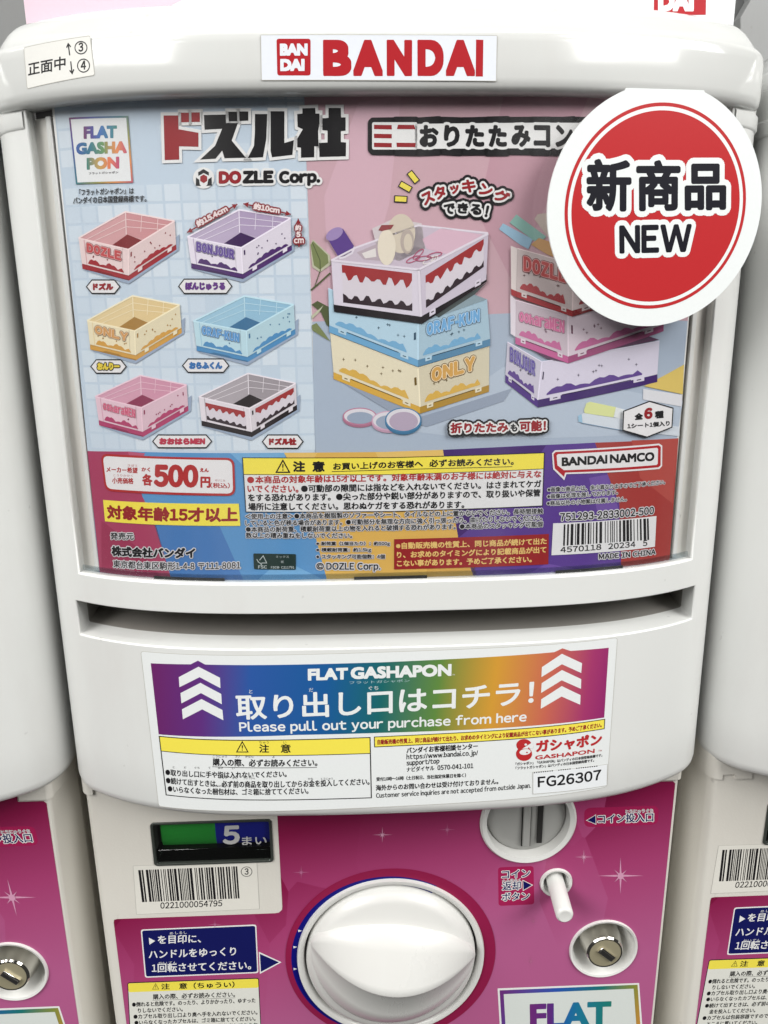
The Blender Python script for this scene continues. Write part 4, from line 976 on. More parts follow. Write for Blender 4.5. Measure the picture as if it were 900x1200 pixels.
def wordart(a, word, p0, p1, h, col, lay):
    """puffy letters that follow the wall they are printed on"""
    m = K('word_%d_%d_%d' % col, col); d = K('wordo_%d_%d_%d' % col, shade(col, .55)); lt = K('wordl_%d_%d_%d' % col, mix(col, (255, 255, 255), .55))
    n = len(word); X = lambda f: (p0[0]+(p1[0]-p0[0])*f, p0[1]+(p1[1]-p0[1])*f)
    wd = [(.55 if c in "I-" else .62 if c == "'" else 1) for c in word]; tot = sum(wd); x = 0
    for c, w_ in zip(word, wd):
        f0, f1 = x/tot, (x+w_*.93)/tot; x += w_
        if c == '-': q0, q1 = X(f0), X(f1); a.line(m, [(q0[0], q0[1]-h*.45), (q1[0], q1[1]-h*.45)], h*.2, lay+3); continue
        wq = abs(p1[0]-p0[0])*(f1-f0); bd = min(h*.07, wq*.10)
        a.text(m, c, X(f0), X(f1), h if (c.isupper() or not word[0].islower()) else h*.8, lay+3, bold=bd, out=((lt, min(h*.05, wq*.07), lay+2), (d, min(h*.10, wq*.14), lay+1)), res=3, upright=True)
def honey(a, quad, lay):
    """red and black jagged bands with white between, along a slanted panel"""
    tl, tr, br, bl = quad
    L = lambda p, q, f: (p[0]+(q[0]-p[0])*f, p[1]+(q[1]-p[1])*f)
    S = lambda f, g_: L(L(tl, tr, f), L(bl, br, f), g_)
    a.poly(K('panel_white', (212, 204, 214)), quad, lay)
    N = 24; r = random.Random(int(tl[0]))
    top = [S(k/N, .16+(.16 if (k//2) % 2 else .02)+.10*r.random()) for k in range(N+1)]; bot = [S(k/N, .74+(.10 if (k//2) % 2 else 0)+.06*r.random()) for k in range(N+1)]
    a.poly(K('panel_red', (158, 44, 48)), [tl]+[S(0, .2)]+top+[tr], lay+1)
    a.poly(K('panel_black', (52, 38, 46)), [bl]+bot+[br], lay+1)
def caption(a, x0, x1, y0, y1, t, m, lay, dark=False, slope=0):
    k = 7; mid = (y0+y1)/2
    H = lambda d: [(x0-0+d*1.1, mid), (x0+k+d*.3, y0+d), (x1-k-d*.3, y0+d), (x1-d*1.1, mid), (x1-k-d*.3, y1-d), (x0+k+d*.3, y1-d)]
    a.poly(BLK, H(0), lay); a.poly(K('caption_white', (226, 224, 226)), H(1.5), lay+1)
    a.text(m, t, (x0+k+1.4, y1-4.4), (x1-k-1.4, y1-4.4), y1-y0-8.4, lay+4, bold=.75, out=((BLK, 1.0, lay+3),) if dark else (), res=3)
CR = dict(
 red=((92.5, 279.2), (150.8, 292.5), (205, 259.2), (147.5, 248.3), (96.5, 309), (151, 322.8), (206.7, 286.4)),
 violet=((219.8, 278), (282.9, 290.4), (340.7, 255.8), (280.2, 246), (224.2, 308.5), (284.7, 321), (341.9, 287.2)),
 yellow=((102.5, 375.8), (158.3, 387.8), (210.8, 357.5), (155.8, 346.7), (105.8, 403.5), (159.2, 416.2), (213, 384)),
 blue=((226.9, 376.4), (289, 388), (344.2, 357), (286.4, 347), (230.4, 405), (290, 418.2), (346, 385.4)),
 rose=((112, 464.6), (166, 477.5), (219, 451), (165, 440), (116, 492.2), (167.5, 505.8), (220.7, 475.2)),
 black=((233.3, 465), (292.5, 478.3), (346.7, 449), (290.8, 437.5), (236.3, 492.7), (295, 506), (348, 474.2)))
for key, tint, hue, word, wc, cap, cm, dk in (
    ('red', (228, 204, 204), (158, 28, 40), 'DOZLE', (190, 66, 68), (100.8, 141.6, 327.4, 344.6, 'ドズル'), DRED, False), ('violet', (226, 218, 232), (76, 38, 106), 'BONJOUR', (96, 70, 150), (208.8, 272.6, 326.4, 344.6, 'ぼんじゅうる'), K('cap_purple', (96, 40, 130)), False),
    ('yellow', (230, 218, 184), (206, 152, 58), 'ONLY', (206, 150, 84), (105.9, 149, 420.8, 438, 'おんりー'), K('cap_yellow', (222, 196, 40)), True), ('blue', (182, 214, 226), (70, 138, 190), 'ORAF-KUN', (84, 148, 206), (213.4, 269.2, 419.8, 437, 'おらふくん'), K('cap_blue', (46, 110, 176)), False),
    ('rose', (224, 190, 204), (176, 62, 106), 'ooharaMEN', (206, 84, 120), (178.4, 249, 508.8, 525.2, 'おおはらMEN'), K('cap_rose', (186, 50, 76)), False), ('black', (222, 214, 222), (36, 28, 32), None, None, (306.8, 356, 508.8, 526, 'ドズル社'), DRED, False)):
    a = Art(CARD, .0003); A, B, Cc, D, a0, b0, c0 = CR[key]
    crate(a, A, B, Cc, D, a0, b0, c0, None, tint, hue, word, wc, wave=key != 'black', dark=key == 'black')
    L = lambda p, q, f: (p[0]+(q[0]-p[0])*f, p[1]+(q[1]-p[1])*f)
    if key == 'black':
        S = lambda f, g_: L(L(A, B, f), L(a0, b0, f), g_); honey(a, [S(.12, .18), S(.9, .18), S(.9, .93), S(.12, .9)], 10)
        S = lambda f, g_: L(L(B, Cc, f), L(b0, c0, f), g_); honey(a, [S(.12, .14), S(.95, .14), S(.95, .88), S(.12, .92)], 10)
    pic = a.build('crate_picture', card)
    a = Art(CARD, .0003); caption(a, *cap[:4], cap[4], cm, 1, dk); a.build('name_caption', pic)
    if key == 'violet':
        a = Art(CARD, .0008); AR = K('arrow_red', (140, 36, 44))
        for (p, q) in (((219.8, 272.7), (278.6, 239.6)), ((285.4, 239), (341, 251.4)), ((349.6, 256.4), (350.6, 289.8))):
            a.line(AR, [p, q], 1.3, 1); d = np.array(q)-np.array(p); d = d/np.linalg.norm(d); nrm = np.array([-d[1], d[0]])
            for e, sg in ((np.array(p), 1), (np.array(q), -1)): a.poly(AR, [tuple(e), tuple(e+sg*d*6+nrm*3.2), tuple(e+sg*d*6-nrm*3.2)], 2)
        DT = K('dim_text', (232, 214, 214))
        a.text(DT, '約15.4cm', (232.6, 266.8), (268.4, 247.8), 8, 6, bold=.5, out=((AR, 1.5, 4),)); a.text(DT, '約10cm', (297, 245.6), (327.6, 251.2), 8, 6, bold=.5, out=((AR, 1.5, 4),))
        a.text(DT, '約', (346, 270.6), (353.2, 270.6), 7, 6, bold=.4, out=((AR, 1.4, 4),)); a.text(DT, '5', (347.4, 278.2), (352.4, 278.2), 6.6, 6, bold=.5, out=((AR, 1.4, 4),)); a.text(DT, 'cm', (344.6, 285.6), (356.4, 285.4), 6, 6, bold=.4, out=((AR, 1.4, 4),))
        a.build('size_arrows', pic)

# --- the large picture: two stacks of crates on a table
a = Art(CARD, .0002)
LG = K('leaf_green', (122, 132, 84)); LD = K('leaf_dark', (84, 92, 58)); LP = K('leaf_pale', (186, 186, 160))
a.poly(LP, [(363.6, 287), (366.6, 280.6), (386.6, 299), (388, 310), (375, 319), (366, 313)], 1); a.poly(LG, [(364, 287), (367, 282.6), (384, 299), (385, 308), (375, 316), (368, 311)], 2); a.line(LD, [(366, 284), (375, 305), (375.4, 317), (369, 335)], .8, 3)
a.line(LD, [(364.4, 340), (371, 334.6), (387, 320)], 1.7, 3)
a.poly(LD, [(365, 357), (372, 352.6), (386, 360), (388, 385), (383, 381), (376, 366)], 2); a.poly(LP, [(365, 370), (379, 358), (374, 366), (365.5, 374)], 3); a.poly(LG, [(365.6, 381), (371, 378.4), (380, 390), (387, 400), (377, 394), (366, 387)], 3)
a.poly(K('soft_shadow', (146, 158, 178)), [(388, 440), (494, 488), (600, 455), (590, 470), (500, 500), (470, 490)], 1)
YT, YH = (224, 214, 186), (212, 164, 50); BT_, BH = (176, 206, 224), (104, 164, 206); WT = (212, 204, 220)
# yellow, blue, then the white crate with a black base
def two(a, A, B, Cc, a0, b0, c0, tint, hue, bh, word, wc, lay, side='right'):
    wall = K('sw_%d_%d_%d' % tint, tint); w2 = K('sw2_%d_%d_%d' % tint, shade(tint, .93)); hu = K('sh_%d_%d_%d' % hue, hue); hd_ = K('shd_%d_%d_%d' % hue, shade(hue, .82)); ed = K('se_%d_%d_%d' % tint, shade(tint, 1.08)); gap = K('sg_%d_%d_%d' % hue, shade(hue, .5))
    L = lambda p, q, f: (p[0]+(q[0]-p[0])*f, p[1]+(q[1]-p[1])*f); dn = lambda p, d: (p[0], p[1]+d)
    a.poly(hu, [a0, b0, dn(b0, bh), dn(a0, bh)], lay); a.poly(hd_, [b0, c0, dn(c0, bh), dn(b0, bh)], lay)
    a.poly(wall if side == 'right' else w2, [A, B, b0, a0], lay+1); a.poly(w2 if side == 'right' else wall, [B, Cc, c0, b0], lay+1)
    a.line(ed, [B, b0], 1.5, lay+2); a.line(ed, [A, B, Cc], 1.0, lay+2)
    for P0, Q0, p, q in ((A, B, a0, b0), (B, Cc, b0, c0)):
        a.line(gap, [L(p, q, .2), L(p, q, .78)], .8, lay+3)
        for f in (.1, .8):
            x, y = L(p, q, f), L(p, q, f+.09); a.poly(wall, [dn(x, -1), dn(y, -1), dn(y, 4.2), dn(x, 4.2)], lay+3); a.line(gap, [dn(L(x, y, .3), 1.8), dn(L(x, y, .7), 1.8)], 1, lay+4)
        N = 20; top = []
        for k in range(N+1):
            f = .07+.8*k/N; hgt = .05+.11*math.sin(k/N*math.pi*(1.5 if P0 == A else 2.3)+.3)**2+(.05 if k % 3 else 0)
            if k in (0, N): hgt = .04
            top.append(L(L(p, q, f), L(P0, Q0, f), .08+hgt))
        a.poly(K('wave_%d_%d_%d' % hue, mix(hue, tint, .12)), top+[L(L(p, q, .87), L(P0, Q0, .87), .08), L(L(p, q, .07), L(P0, Q0, .07), .08)], lay+3)
        rn = random.Random(int(P0[0]+P0[1]))
        for k in range(8):
            f = .1+.75*rn.random(); g_ = .4+.4*rn.random(); x, y = L(L(p, q, f), L(P0, Q0, f), g_); c = gap
            a.line(c, [(x-1.4, y), (x+1.4, y)], .5, lay+4); a.line(c, [(x, y-1.6), (x, y+1.6)], .5, lay+4)
    P0, Q0, p, q = (B, Cc, b0, c0) if side == 'right' else (A, B, a0, b0)
    a.poly(gap, [L(L(P0, p, .22), L(Q0, q, .22), -.06 if side == 'right' else 1.06), L(L(P0, p, .22), L(Q0, q, .22), -.03 if side == 'right' else 1.09), L(L(P0, p, .42), L(Q0, q, .42), -.03 if side == 'right' else 1.09), L(L(P0, p, .42), L(Q0, q, .42), -.06 if side == 'right' else 1.06)], lay+4)
    if word: wordart(a, word[0], word[1], word[2], word[3], wc, lay+5)
two(a, (387, 391), (489.8, 431), (573.4, 405.8), (390.8, 436), (492.2, 476.7), (573, 451), YT, YH, 8, ('ONLY', (505.7, 448), (557.5, 433), 16.5), (208, 158, 76), 2)
two(a, (384.7, 338), (489.8, 379), (570.5, 350.8), (386, 381.3), (489.8, 421.7), (574, 397), BT_, BH, 8, ('ORAF-KUN', (499.8, 393.6), (562.4, 376.6), 15), (110, 168, 216), 16)
a.poly(K('blue_top', (138, 158, 168)), [(497, 376.5), (551, 343.4), (570.5, 350.8), (490, 379)], 22)
# items in the open crate, behind its front walls
a.poly(K('crate_inside', (198, 184, 200)), [(388.3, 305.3), (417.7, 290), (489.8, 264.4), (571.7, 273.4), (492, 316.8)], 24)
a.line(K('rim_white', (222, 214, 226)), [(388.3, 305.3), (417.7, 290), (489.8, 264.4), (571.7, 273.4)], 1.8, 25)
a.poly(K('pink_paper', (214, 178, 196)), [(494.7, 280.5), (516.7, 267.6), (565.6, 275.2), (524, 298), (500, 292)], 25)
a.poly(K('barrel_purple', (94, 66, 140)), [(383.4, 279), (401.8, 268), (415, 288.7), (412, 296), (403, 301), (397, 302)], 24); a.ell(K('barrel_end', (156, 134, 184)), 392, 274.4, 11, 6.4, 26, rot=-.55); a.line(K('rim_white'), [(397.4, 303), (404, 301.4), (412.6, 296.6), (415.6, 289.4)], 2, 26)
a.poly(K('dispenser', (206, 196, 200)), [(436, 268), (462, 256), (494, 262), (498, 292), (468, 306), (444, 300)], 24)
a.poly(K('dispenser_dark', (182, 166, 176)), [(418, 296), (446, 284), (448, 306), (426, 304)], 25); a.poly(K('clip_white', (222, 216, 214)), [(424, 297), (440, 291), (441, 301), (428, 303)], 26)
a.ell(K('tape_cream', (208, 196, 178)), 470, 274, 16.5, 23, 25); a.ell(K('tape_core', (180, 166, 158)), 477, 283, 8, 14.6, 26); a.ell(K('tape_cream'), 478, 284.5, 5, 10.4, 27)
a.ell(K('tape_light', (224, 214, 196)), 453, 290, 10.6, 21, 28); a.poly(K('tape_red', (146, 66, 70)), [(443.4, 270), (447, 264), (461.6, 263.6), (458, 268.6), (447.5, 271)], 29)
for x, y, r, m in ((484, 304, .5, K('clip_rose', (184, 92, 124))), (490, 298, .9, K('clip_rose')), (496, 303, .2, K('clip_rose')), (503, 305, .6, K('clip_white', (222, 216, 214))), (509, 299, .3, K('clip_rose')), (508, 306, 1.1, K('clip_white'))):
    a.line(m, [(x+9*math.cos(t_)*math.cos(r)-2.6*math.sin(t_)*math.sin(r), y-9*math.cos(t_)*math.sin(r)*.8-2.6*math.sin(t_)*math.cos(r)) for t_ in [2*math.pi*i/14 for i in range(14)]], 1, 30, True)
WL = K('crate_white', (214, 206, 220)); WL2 = K('crate_white_side', (200, 190, 206)); BK2 = K('crate_base', (34, 28, 32))
a.poly(BK2, [(390.8, 356.4), (492, 371), (570, 321.7), (570, 330), (494.7, 379.4), (391.5, 365.2)], 32); a.poly(K('base_under', (76, 84, 84)), [(509, 369), (570, 331), (556, 345), (514, 372)], 23)
a.poly(WL, [(388.3, 305.3), (490, 316), (493, 371), (391.5, 357)], 33); a.poly(WL2, [(490, 316), (571.7, 274), (569.3, 327.8), (493, 371)], 33)
honey(a, [(400.6, 310.4), (482.5, 320.4), (483, 364.3), (402.3, 354.5)], 34); honey(a, [(498.4, 323), (566.3, 280.2), (566.3, 313), (499, 360.8)], 34)
a.line(K('rim_white'), [(388.3, 305.3), (490.5, 316), (571.7, 274)], 2.2, 37); a.line(K('rim_white'), [(490.4, 316), (493, 371)], 2.6, 37)
for x, y in ((503, 364), (556, 330)): a.poly(WL, [(x, y), (x+7, y-4), (x+7, y+3), (x, y+7)], 37); a.line(BK2, [(x+2, y+2.2), (x+5, y+.4)], 1, 38)
# rolls of tape on the table
for cx, cy, rx, ry, c in ((421.6, 488, 20, 10.4, (186, 122, 150)), (455.4, 493, 20, 11.6, (206, 164, 190)), (472.5, 492, 21.4, 14.6, (66, 126, 168))):
    l_ = 2 if c[0] == 186 else 8 if c[0] == 206 else 12
    a.ell(K('roll_d_%d' % c[0], shade(c, .9)), cx, cy+2.6, rx, ry, l_); a.ell(K('roll_%d' % c[0], c), cx, cy, rx, ry, l_+1); a.ell(K('roll_w', (216, 212, 220)), cx, cy-.4, rx-1.6, ry-1.6, l_+2); a.ell(K('roll_shadow', (150, 164, 186)) if c[0] != 66 else K('roll_in', (178, 162, 184)), cx+.4, cy+1.6, rx-4.6, ry-3.4, l_+3)
a.build('stacked_crates_picture', card)
# right-hand stack
a = Art(CARD, .0002)
a.poly(K('pen_blue', (150, 190, 216)), [(584.7, 268.6), (589.3, 261.8), (624.3, 280.4), (619, 292), (609.5, 287)], 2); a.poly(K('pen_teal', (136, 186, 176)), [(597, 261), (605, 251.4), (640, 277.3), (631, 286)], 3)
a.poly(K('pen_beige', (200, 186, 176)), [(626, 257), (630, 251), (643.8, 249.3), (700, 282), (660, 300), (640, 275)], 2); a.poly(K('pen_orange', (206, 158, 98)), [(622, 286.7), (631.3, 278.9), (690, 300), (690, 320), (640.7, 298)], 4)
DT_, DH = (222, 206, 206), (170, 40, 48); MT, MH = (220, 204, 216), (198, 92, 150); VT, VH = (212, 206, 224), (78, 44, 130)
two(a, (594.5, 400.7), (634.8, 424), (772.5, 399.5), (592, 439), (630, 468.5), (770, 438.5), VT, VH, 9, ('BONJOUR', (597.4, 423), (627, 441), 17), (92, 76, 158), 5, 'left')
a.poly(K('bonjour_inside', (96, 62, 92)), [(606, 400), (640, 420), (660, 424), (700, 412), (772, 398), (760, 394), (690, 408), (620, 402)], 16)
two(a, (604, 351.7), (665, 369), (777, 346), (603.6, 394.8), (665.4, 417.6), (777, 380), MT, MH, 8, ("ooharaMEN", (608, 376.5), (661, 390.5), 14.5), (214, 110, 158), 18, 'left')
a.poly(K('post_white', (226, 216, 226)), [(597.5, 344.7), (604, 351.5), (603.6, 394.8), (598, 391)], 24)
two(a, (605.7, 291.3), (671, 309.5), (780, 285), (604, 341), (670, 364), (780, 330), DT_, DH, 7, ('DOZLE', (612.7, 317.4), (664, 332), 17.5), (196, 74, 74), 30, 'left')
a.poly(K('post_cream', (226, 214, 212)), [(597.9, 288.2), (605.7, 291.3), (604, 341), (598.4, 338.4)], 36); a.poly(K('sh_170_40_48'), [(598, 338.4), (604.2, 341), (604.2, 348), (598.6, 345.6)], 36)
# notebook, paper and pens on the table
a.poly(K('book_white', (216, 216, 222)), [(753.6, 455.6), (799.6, 462.7), (798.4, 476.4), (753.2, 468)], 2); a.poly(K('paper_yellow', (216, 188, 92)), [(754.4, 452.4), (801.4, 427), (799.8, 462)], 3)
a.poly(K('pen_pale', (206, 214, 224)), [(678, 486.7), (684, 484), (730, 491), (796, 500), (796, 511), (727.8, 503.6), (678, 494.7)], 2); a.poly(K('pen_lime', (214, 220, 148)), [(684, 480.5), (687, 472.5), (691, 470.6), (721.6, 477), (719, 489), (685, 484)], 3); a.poly(K('pen_cap', (220, 224, 226)), [(721.6, 477), (732, 480), (732, 492), (718.6, 488.6)], 3); a.line(K('pen_line', (120, 150, 180)), [(681, 495.4), (727.8, 504), (770, 508.6)], .8, 4)
a.poly(K('pen_blue'), [(677.4, 487), (681.4, 485), (682.4, 495.4), (677.6, 494)], 5)
a.build('stacked_crates_picture', card)
a = Art(CARD, .0013)
H6 = [(729.6, 481.3), (759.8, 469.8), (787.3, 477.8), (786, 500), (756.8, 511.6), (728.7, 503.6)]
a.poly(K('caption_white'), H6, 1); a.line(BLK, H6, 1.4, 2, True)
a.text(BLK, '全', (742.3, 491.8), (752.2, 491), 8, 3, bold=.6); a.text(DRED, '6', (753.4, 491), (763.4, 490.2), 13.4, 3, bold=1.1); a.text(BLK, '種', (766, 490.2), (776.4, 489.4), 9, 3, bold=.6); a.text(BLK, '1シート1個入り', (733.8, 502), (783.4, 498.4), 6.2, 3, bold=.4)
a.build('count_badge', card)
a = Art(CARD, .0013)
a.text(DRED, '折りたたみ', (527.4, 507.4), (595, 506), 12.6, 4, bold=.7, out=((OW, 1.7, 3), (BLK, 3.8, 1))); a.text(BLK, 'も', (597.4, 505.4), (605.6, 505.2), 9.4, 4, bold=.6, out=((OW, 1.7, 3), (BLK, 3.8, 1))); a.text(DRED, '可能！', (608, 505.6), (639, 504.4), 13, 4, bold=.7, out=((OW, 1.7, 3), (BLK, 3.8, 1)))
a.build('folding_caption', card)

# --- price, age and warnings in the coloured band
a = Art(CARD, .0003)
PR = K('price_red', (176, 40, 42)); CW = K('caption_white')
a.rpoly(PR, [(118.2, 531.2), (274.6, 536.4), (276, 581), (123.4, 575)], 9, 1); a.rpoly(CW, [(120.6, 534), (272, 539), (273.4, 578.2), (125.4, 572.4)], 7, 2)
for s, x0, y0, x1, y1, h, b_ in (('メーカー希望', 124.9, 553.2, 161.6, 554.6, 7, .3), ('小売価格', 131.6, 566.4, 156.8, 567.2, 7.4, .3), ('きぼう', 150, 546.4, 161, 546.8, 2.6, 0), ('こうりかかく', 133, 558, 156, 558.6, 2.6, 0), ('かく', 166, 552.4, 176.4, 552.7, 5.2, .3), ('各', 166.8, 568.6, 179, 569.4, 14, .7), ('500', 180.4, 570.4, 232.6, 571.4, 27, 1.9), ('円', 235, 571.4, 246.8, 571.6, 13.2, .7), ('えん', 234.4, 553, 245, 553.4, 5, .4), ('（税込）', 246.6, 571.8, 269.6, 572.2, 6.6, .2), ('ぜいこみ', 252, 563.8, 264, 564.2, 2.4, 0)):
    a.text(PR, s, (x0, y0), (x1, y1), h, 3, bold=b_, res=4 if h > 10 else 2)
a.build('price_label', card)
a = Art(CARD, .0003)
a.poly(YEL, [(121, 585.6), (280, 590), (281.8, 616), (123.3, 610.7)], 1); a.text(K('age_red', (150, 30, 34)), '対象年齢15才以上', (125.6, 608), (278.9, 611.4), 17.4, 2, bold=.9, res=4)
a.build('age_label', card)
a = Art(CARD, .0003)
WO = K('outline_pale', (206, 206, 210))
a.text(BLK, '発売元', (129.6, 632), (157, 632.4), 8.6, 3, bold=.3, out=((WO, .9, 1),)); a.text(BLK, '株式会社バンダイ', (131, 651.2), (229, 654), 12.4, 3, bold=.7, out=((WO, 1.1, 1),)); a.text(BLK, '東京都台東区駒形1-4-8 〒111-8081', (133, 664.8), (281.8, 666.6), 9.4, 3, bold=.2, out=((WO, 1, 1),))
a.build('publisher_print', card)
a = Art(CARD, .0003)
a.poly(K('warn_white', (222, 222, 224)), [(284.4, 536.2), (460, 536), (637.6, 530.4), (635.4, 592.4), (460, 599), (288.4, 599.6)], 1); a.line(BLK, [(284.4, 536.2), (460, 536), (637.6, 530.4), (635.4, 592.4), (460, 599), (288.4, 599.6)], .8, 4, True)
a.poly(YEL, [(284.6, 536.6), (460, 536.2), (637.4, 530.8), (637, 549), (460, 556), (285.6, 555.6)], 2); a.line(BLK, [(285.6, 555.8), (460, 556), (637, 549.2)], .7, 3)
warn(a, 331.6, 553.2, 14, 4); a.text(BLK, '注', (343.3, 552.8), (357.8, 552.8), 12.8, 4, bold=.6); a.text(BLK, '意', (366, 552.8), (380.6, 552.8), 12.8, 4, bold=.6)
a.text(BLK, 'お買い上げのお客様へ', (390.4, 550.8), (495.6, 547.6), 8.8, 4, bold=.35); a.text(BLK, '必ずお読みください。', (503, 547.2), (602, 544.8), 9, 4, bold=.35); a.line(BLK, [(389, 552.4), (497, 549.2), (600, 546.6)], .7, 4)
for s, x0, y0, x1, y1, m in (('●本商品の対象年齢は15才以上です。対象年齢未満のお子様には絶対に与えな', 290, 566.6, 634, 559.6, PR), ('いでください。', 290, 577, 350, 577.2, PR), ('●可動部の隙間には指などを入れないでください。はさまれてケガ', 353, 577, 634, 571, BLK), ('をする恐れがあります。●尖った部分や鋭い部分がありますので、取り扱いや保管', 291, 587.4, 633, 581.6, BLK), ('場所に注意してください。思わぬケガをする恐れがあります。', 291, 598, 544, 595.4, BLK)):
    a.text(m, s, (x0, y0), (x1, y1), 9.2, 4, bold=.35, res=2)
a.build('warning_panel', card)
a = Art(CARD, .0003)
for s, x0, y0, x1, y1 in (('＜使用上の注意＞●本商品を樹脂製のソファーやシート、タイルなどの上に置かないでください。長時間接触', 287.8, 608.2, 636, 601.8), ('していると色が移る場合があります。●可動部分を無理な方向に強く引っ張ったり、曲げたりしないでください。', 287.8, 616, 635, 609.8), ('●本商品の耐荷重、積載耐荷重以上の物を入れると破損する恐れがあります。●本商品のスタッキング可能個', 288.4, 623.4, 635.6, 617.2), ('数以上の積み重ねをしないでください。', 288.4, 630.4, 412.7, 630.6)):
    a.text(BLK, s, (x0, y0), (x1, y1), 6.8, 3, bold=.2, out=((WO, .8, 1),), res=2)
for s, y, x1 in (('※耐荷重（1個当たり）：約500g', 639.6, 457), ('※積載耐荷重：約1.5kg', 647, 435), ('※スタッキング可能個数：4個', 654.6, 451)): a.text(BLK, s, (370.6, y), (x1, y), 5.4, 3, bold=.2, out=((WO, .8, 1),), res=2)
a.text(BLK, '©DOZLE Corp.', (370.7, 669.6), (445.8, 669.6), 10.6, 3, bold=.35, out=((WO, 1.1, 1),), res=4)
a.build('usage_notes', card)
a = Art(CARD, .0003)
FG = K('certificate_green', (30, 52, 48)); FT = K('certificate_print', (176, 186, 186))
a.rpoly(FG, [(297, 648.2), (346.8, 649), (346.8, 667.4), (297.8, 666.8)], 1.5, 1)
a.line(FT, [(301, 655), (303, 658.4), (305.6, 660), (306.2, 662), (307, 659.4), (312.6, 659.4), (308.6, 651), (304.2, 656.2)], .9, 2); a.text(FT, 'FSC', (302.6, 666), (313, 666), 3.8, 2, bold=.2); a.text(FT, 'ミックス', (323.6, 653.6), (338.6, 653.6), 2.8, 2); a.text(FT, '紙', (329.4, 659.6), (332.6, 659.6), 3, 2); a.text(FT, 'FSC® C211791', (317.6, 666), (345, 666), 2.8, 2, bold=.1)
a.build('paper_certificate', card)
a = Art(CARD, .0003)
a.poly(K('notice_red', (150, 26, 32)), [(461.8, 631.6), (643, 625.4), (642.4, 661), (461.8, 667)], 1)
GY = K('notice_yellow', (226, 190, 106))
for s, x0, y0, x1, y1 in (('※自動販売機の性質上、同じ商品が続けて出た', 464, 643.4, 640.4, 637.6), ('り、お求めのタイミングにより記載商品が出て', 465, 654, 640, 647.6), ('こない事があります。予めご了承ください。', 465, 664, 623, 658.8)): a.text(GY, s, (x0, y0), (x1, y1), 8, 2, bold=.35, res=2)
a.build('notice_box', card)
a = Art(CARD, .0003)
NB = [(646.6, 531), (650, 527.6), (772, 519.6), (775.8, 522), (775.6, 546), (772.4, 549.4), (663.6, 555.4), (661, 562.6), (648, 549.6)]
a.poly(CW, NB, 1)
a.poly(K('logo_red'), [(648.4, 532), (651, 529.4), (771.6, 521.6), (774, 523.4), (773.8, 545.2), (771.2, 547.4), (662, 553.6), (660.8, 558.6), (649.8, 548.6)], 2); a.poly(CW, [(652, 533.6), (653.6, 532), (769.6, 524.6), (770.8, 526), (770.4, 543.4), (769, 544.6), (660.6, 550.8), (653, 545)], 3)
a.text(BLK, 'BANDAI', (658, 546.2), (711.4, 543), 10.4, 4, bold=.65, geo=True, res=5); a.text(BLK, 'NAMCO', (714.4, 542.8), (766.4, 539.8), 10.6, 4, bold=.65, geo=True, res=5)
a.build('maker_mark', card)
a = Art(CARD, .0003)
for s, x0, y0, x1, y1 in (('※画像と商品とは、多少異なりますのでご了承ください。', 641.4, 576.4, 779, 567.2), ('※画像は処理を施しております。', 641, 584.4, 723.6, 579.2), ('※商品以外の小物類は付属しません。', 640.6, 592.4, 734, 587.2)): a.text(BLK, s, (x0, y0), (x1, y1), 5.8, 3, bold=.15, out=((WO, .8, 1),), res=2)
a.text(BLK, '751293-2833002-500', (656, 610.4), (766, 602.2), 9.4, 3, bold=.35, out=((WO, 1, 1),)); a.text(BLK, 'MADE IN CHINA', (701.4, 655.4), (768, 649.4), 6.6, 3, bold=.35, out=((WO, .9, 1),))
a.build('product_notes', card)
a = Art(CARD, .0003)
a.poly(K('warn_white'), [(648, 613), (769, 604.4), (767.2, 640.4), (646, 650.4)], 1); barcode(a, (660.4, 614.4), (759.8, 607.2), (760.4, 632.4), (659.6, 639.4), 11, 95, 2, BLK)
for s, x0, y0, x1, y1 in (('4570118', 656.4, 647.6, 704.4, 644), ('20234', 712.4, 643.6, 744.4, 640.8), ('5', 753, 640, 758.4, 639.4)): a.text(BLK, s, (x0, y0), (x1, y1), 7, 2, bold=.3)
a.build('barcode_print', card)

# ------------------------------------------------------------------ round NEW tag tucked under the hood
TC = np.array([.1018, .0010, 0]); psi = .1201
TAG0 = Flat(TC, (math.cos(psi), math.sin(psi), 0), (0, 0, 1))
l_, r_, t_, b_ = TAG0.uv(661.7, 249.7), TAG0.uv(874.6, 230.6), TAG0.uv(775, 119.6), TAG0.uv(760, 362)
cu_, cv_ = (l_[0]+r_[0])/2, (t_[1]+b_[1])/2; RR = ((r_[0]-l_[0])/2+(t_[1]-b_[1])/2)/2
RO = TAG0.uv(892.4, 240)[0]-cu_
TOPV = TAG0.uv(772, 104)[1]
half = (TAG0.uv(818, 109)[0]-TAG0.uv(727, 109)[0])/2; fv = TAG0.uv(772, 109)[1]
tag = thing('round_tag', 'round white card with red disc reading NEW, hanging under the hood of the middle machine', 'tag', (float(TC[0]), float(TC[1]), float(cv_)))
a0_ = math.atan2(fv-cv_, half)
ol = [(cu_+RO*math.cos(t), cv_+RO*math.sin(t)) for t in [a0_-(2*math.pi-(math.pi-2*a0_))*i/120 for i in range(121)]]
ol = ol+[(cu_-half, TOPV), (cu_+half, TOPV)]
v, t = tri_fill([ol])
TK = .0009; nn = TAG0.n
bm = bmesh.new()
P3 = lambda u, vv, d: tuple(TAG0.o+u*TAG0.r+vv*TAG0.up-d*nn)
f_ = [bm.verts.new(P3(a_, b__, 0)) for a_, b__ in ol]; k_ = [bm.verts.new(P3(a_, b__, TK)) for a_, b__ in ol]
bm.faces.new(f_); bm.faces.new(k_[::-1])
for i in range(len(ol)): j = (i+1) % len(ol); bm.faces.new((f_[i], f_[j], k_[j], k_[i]))
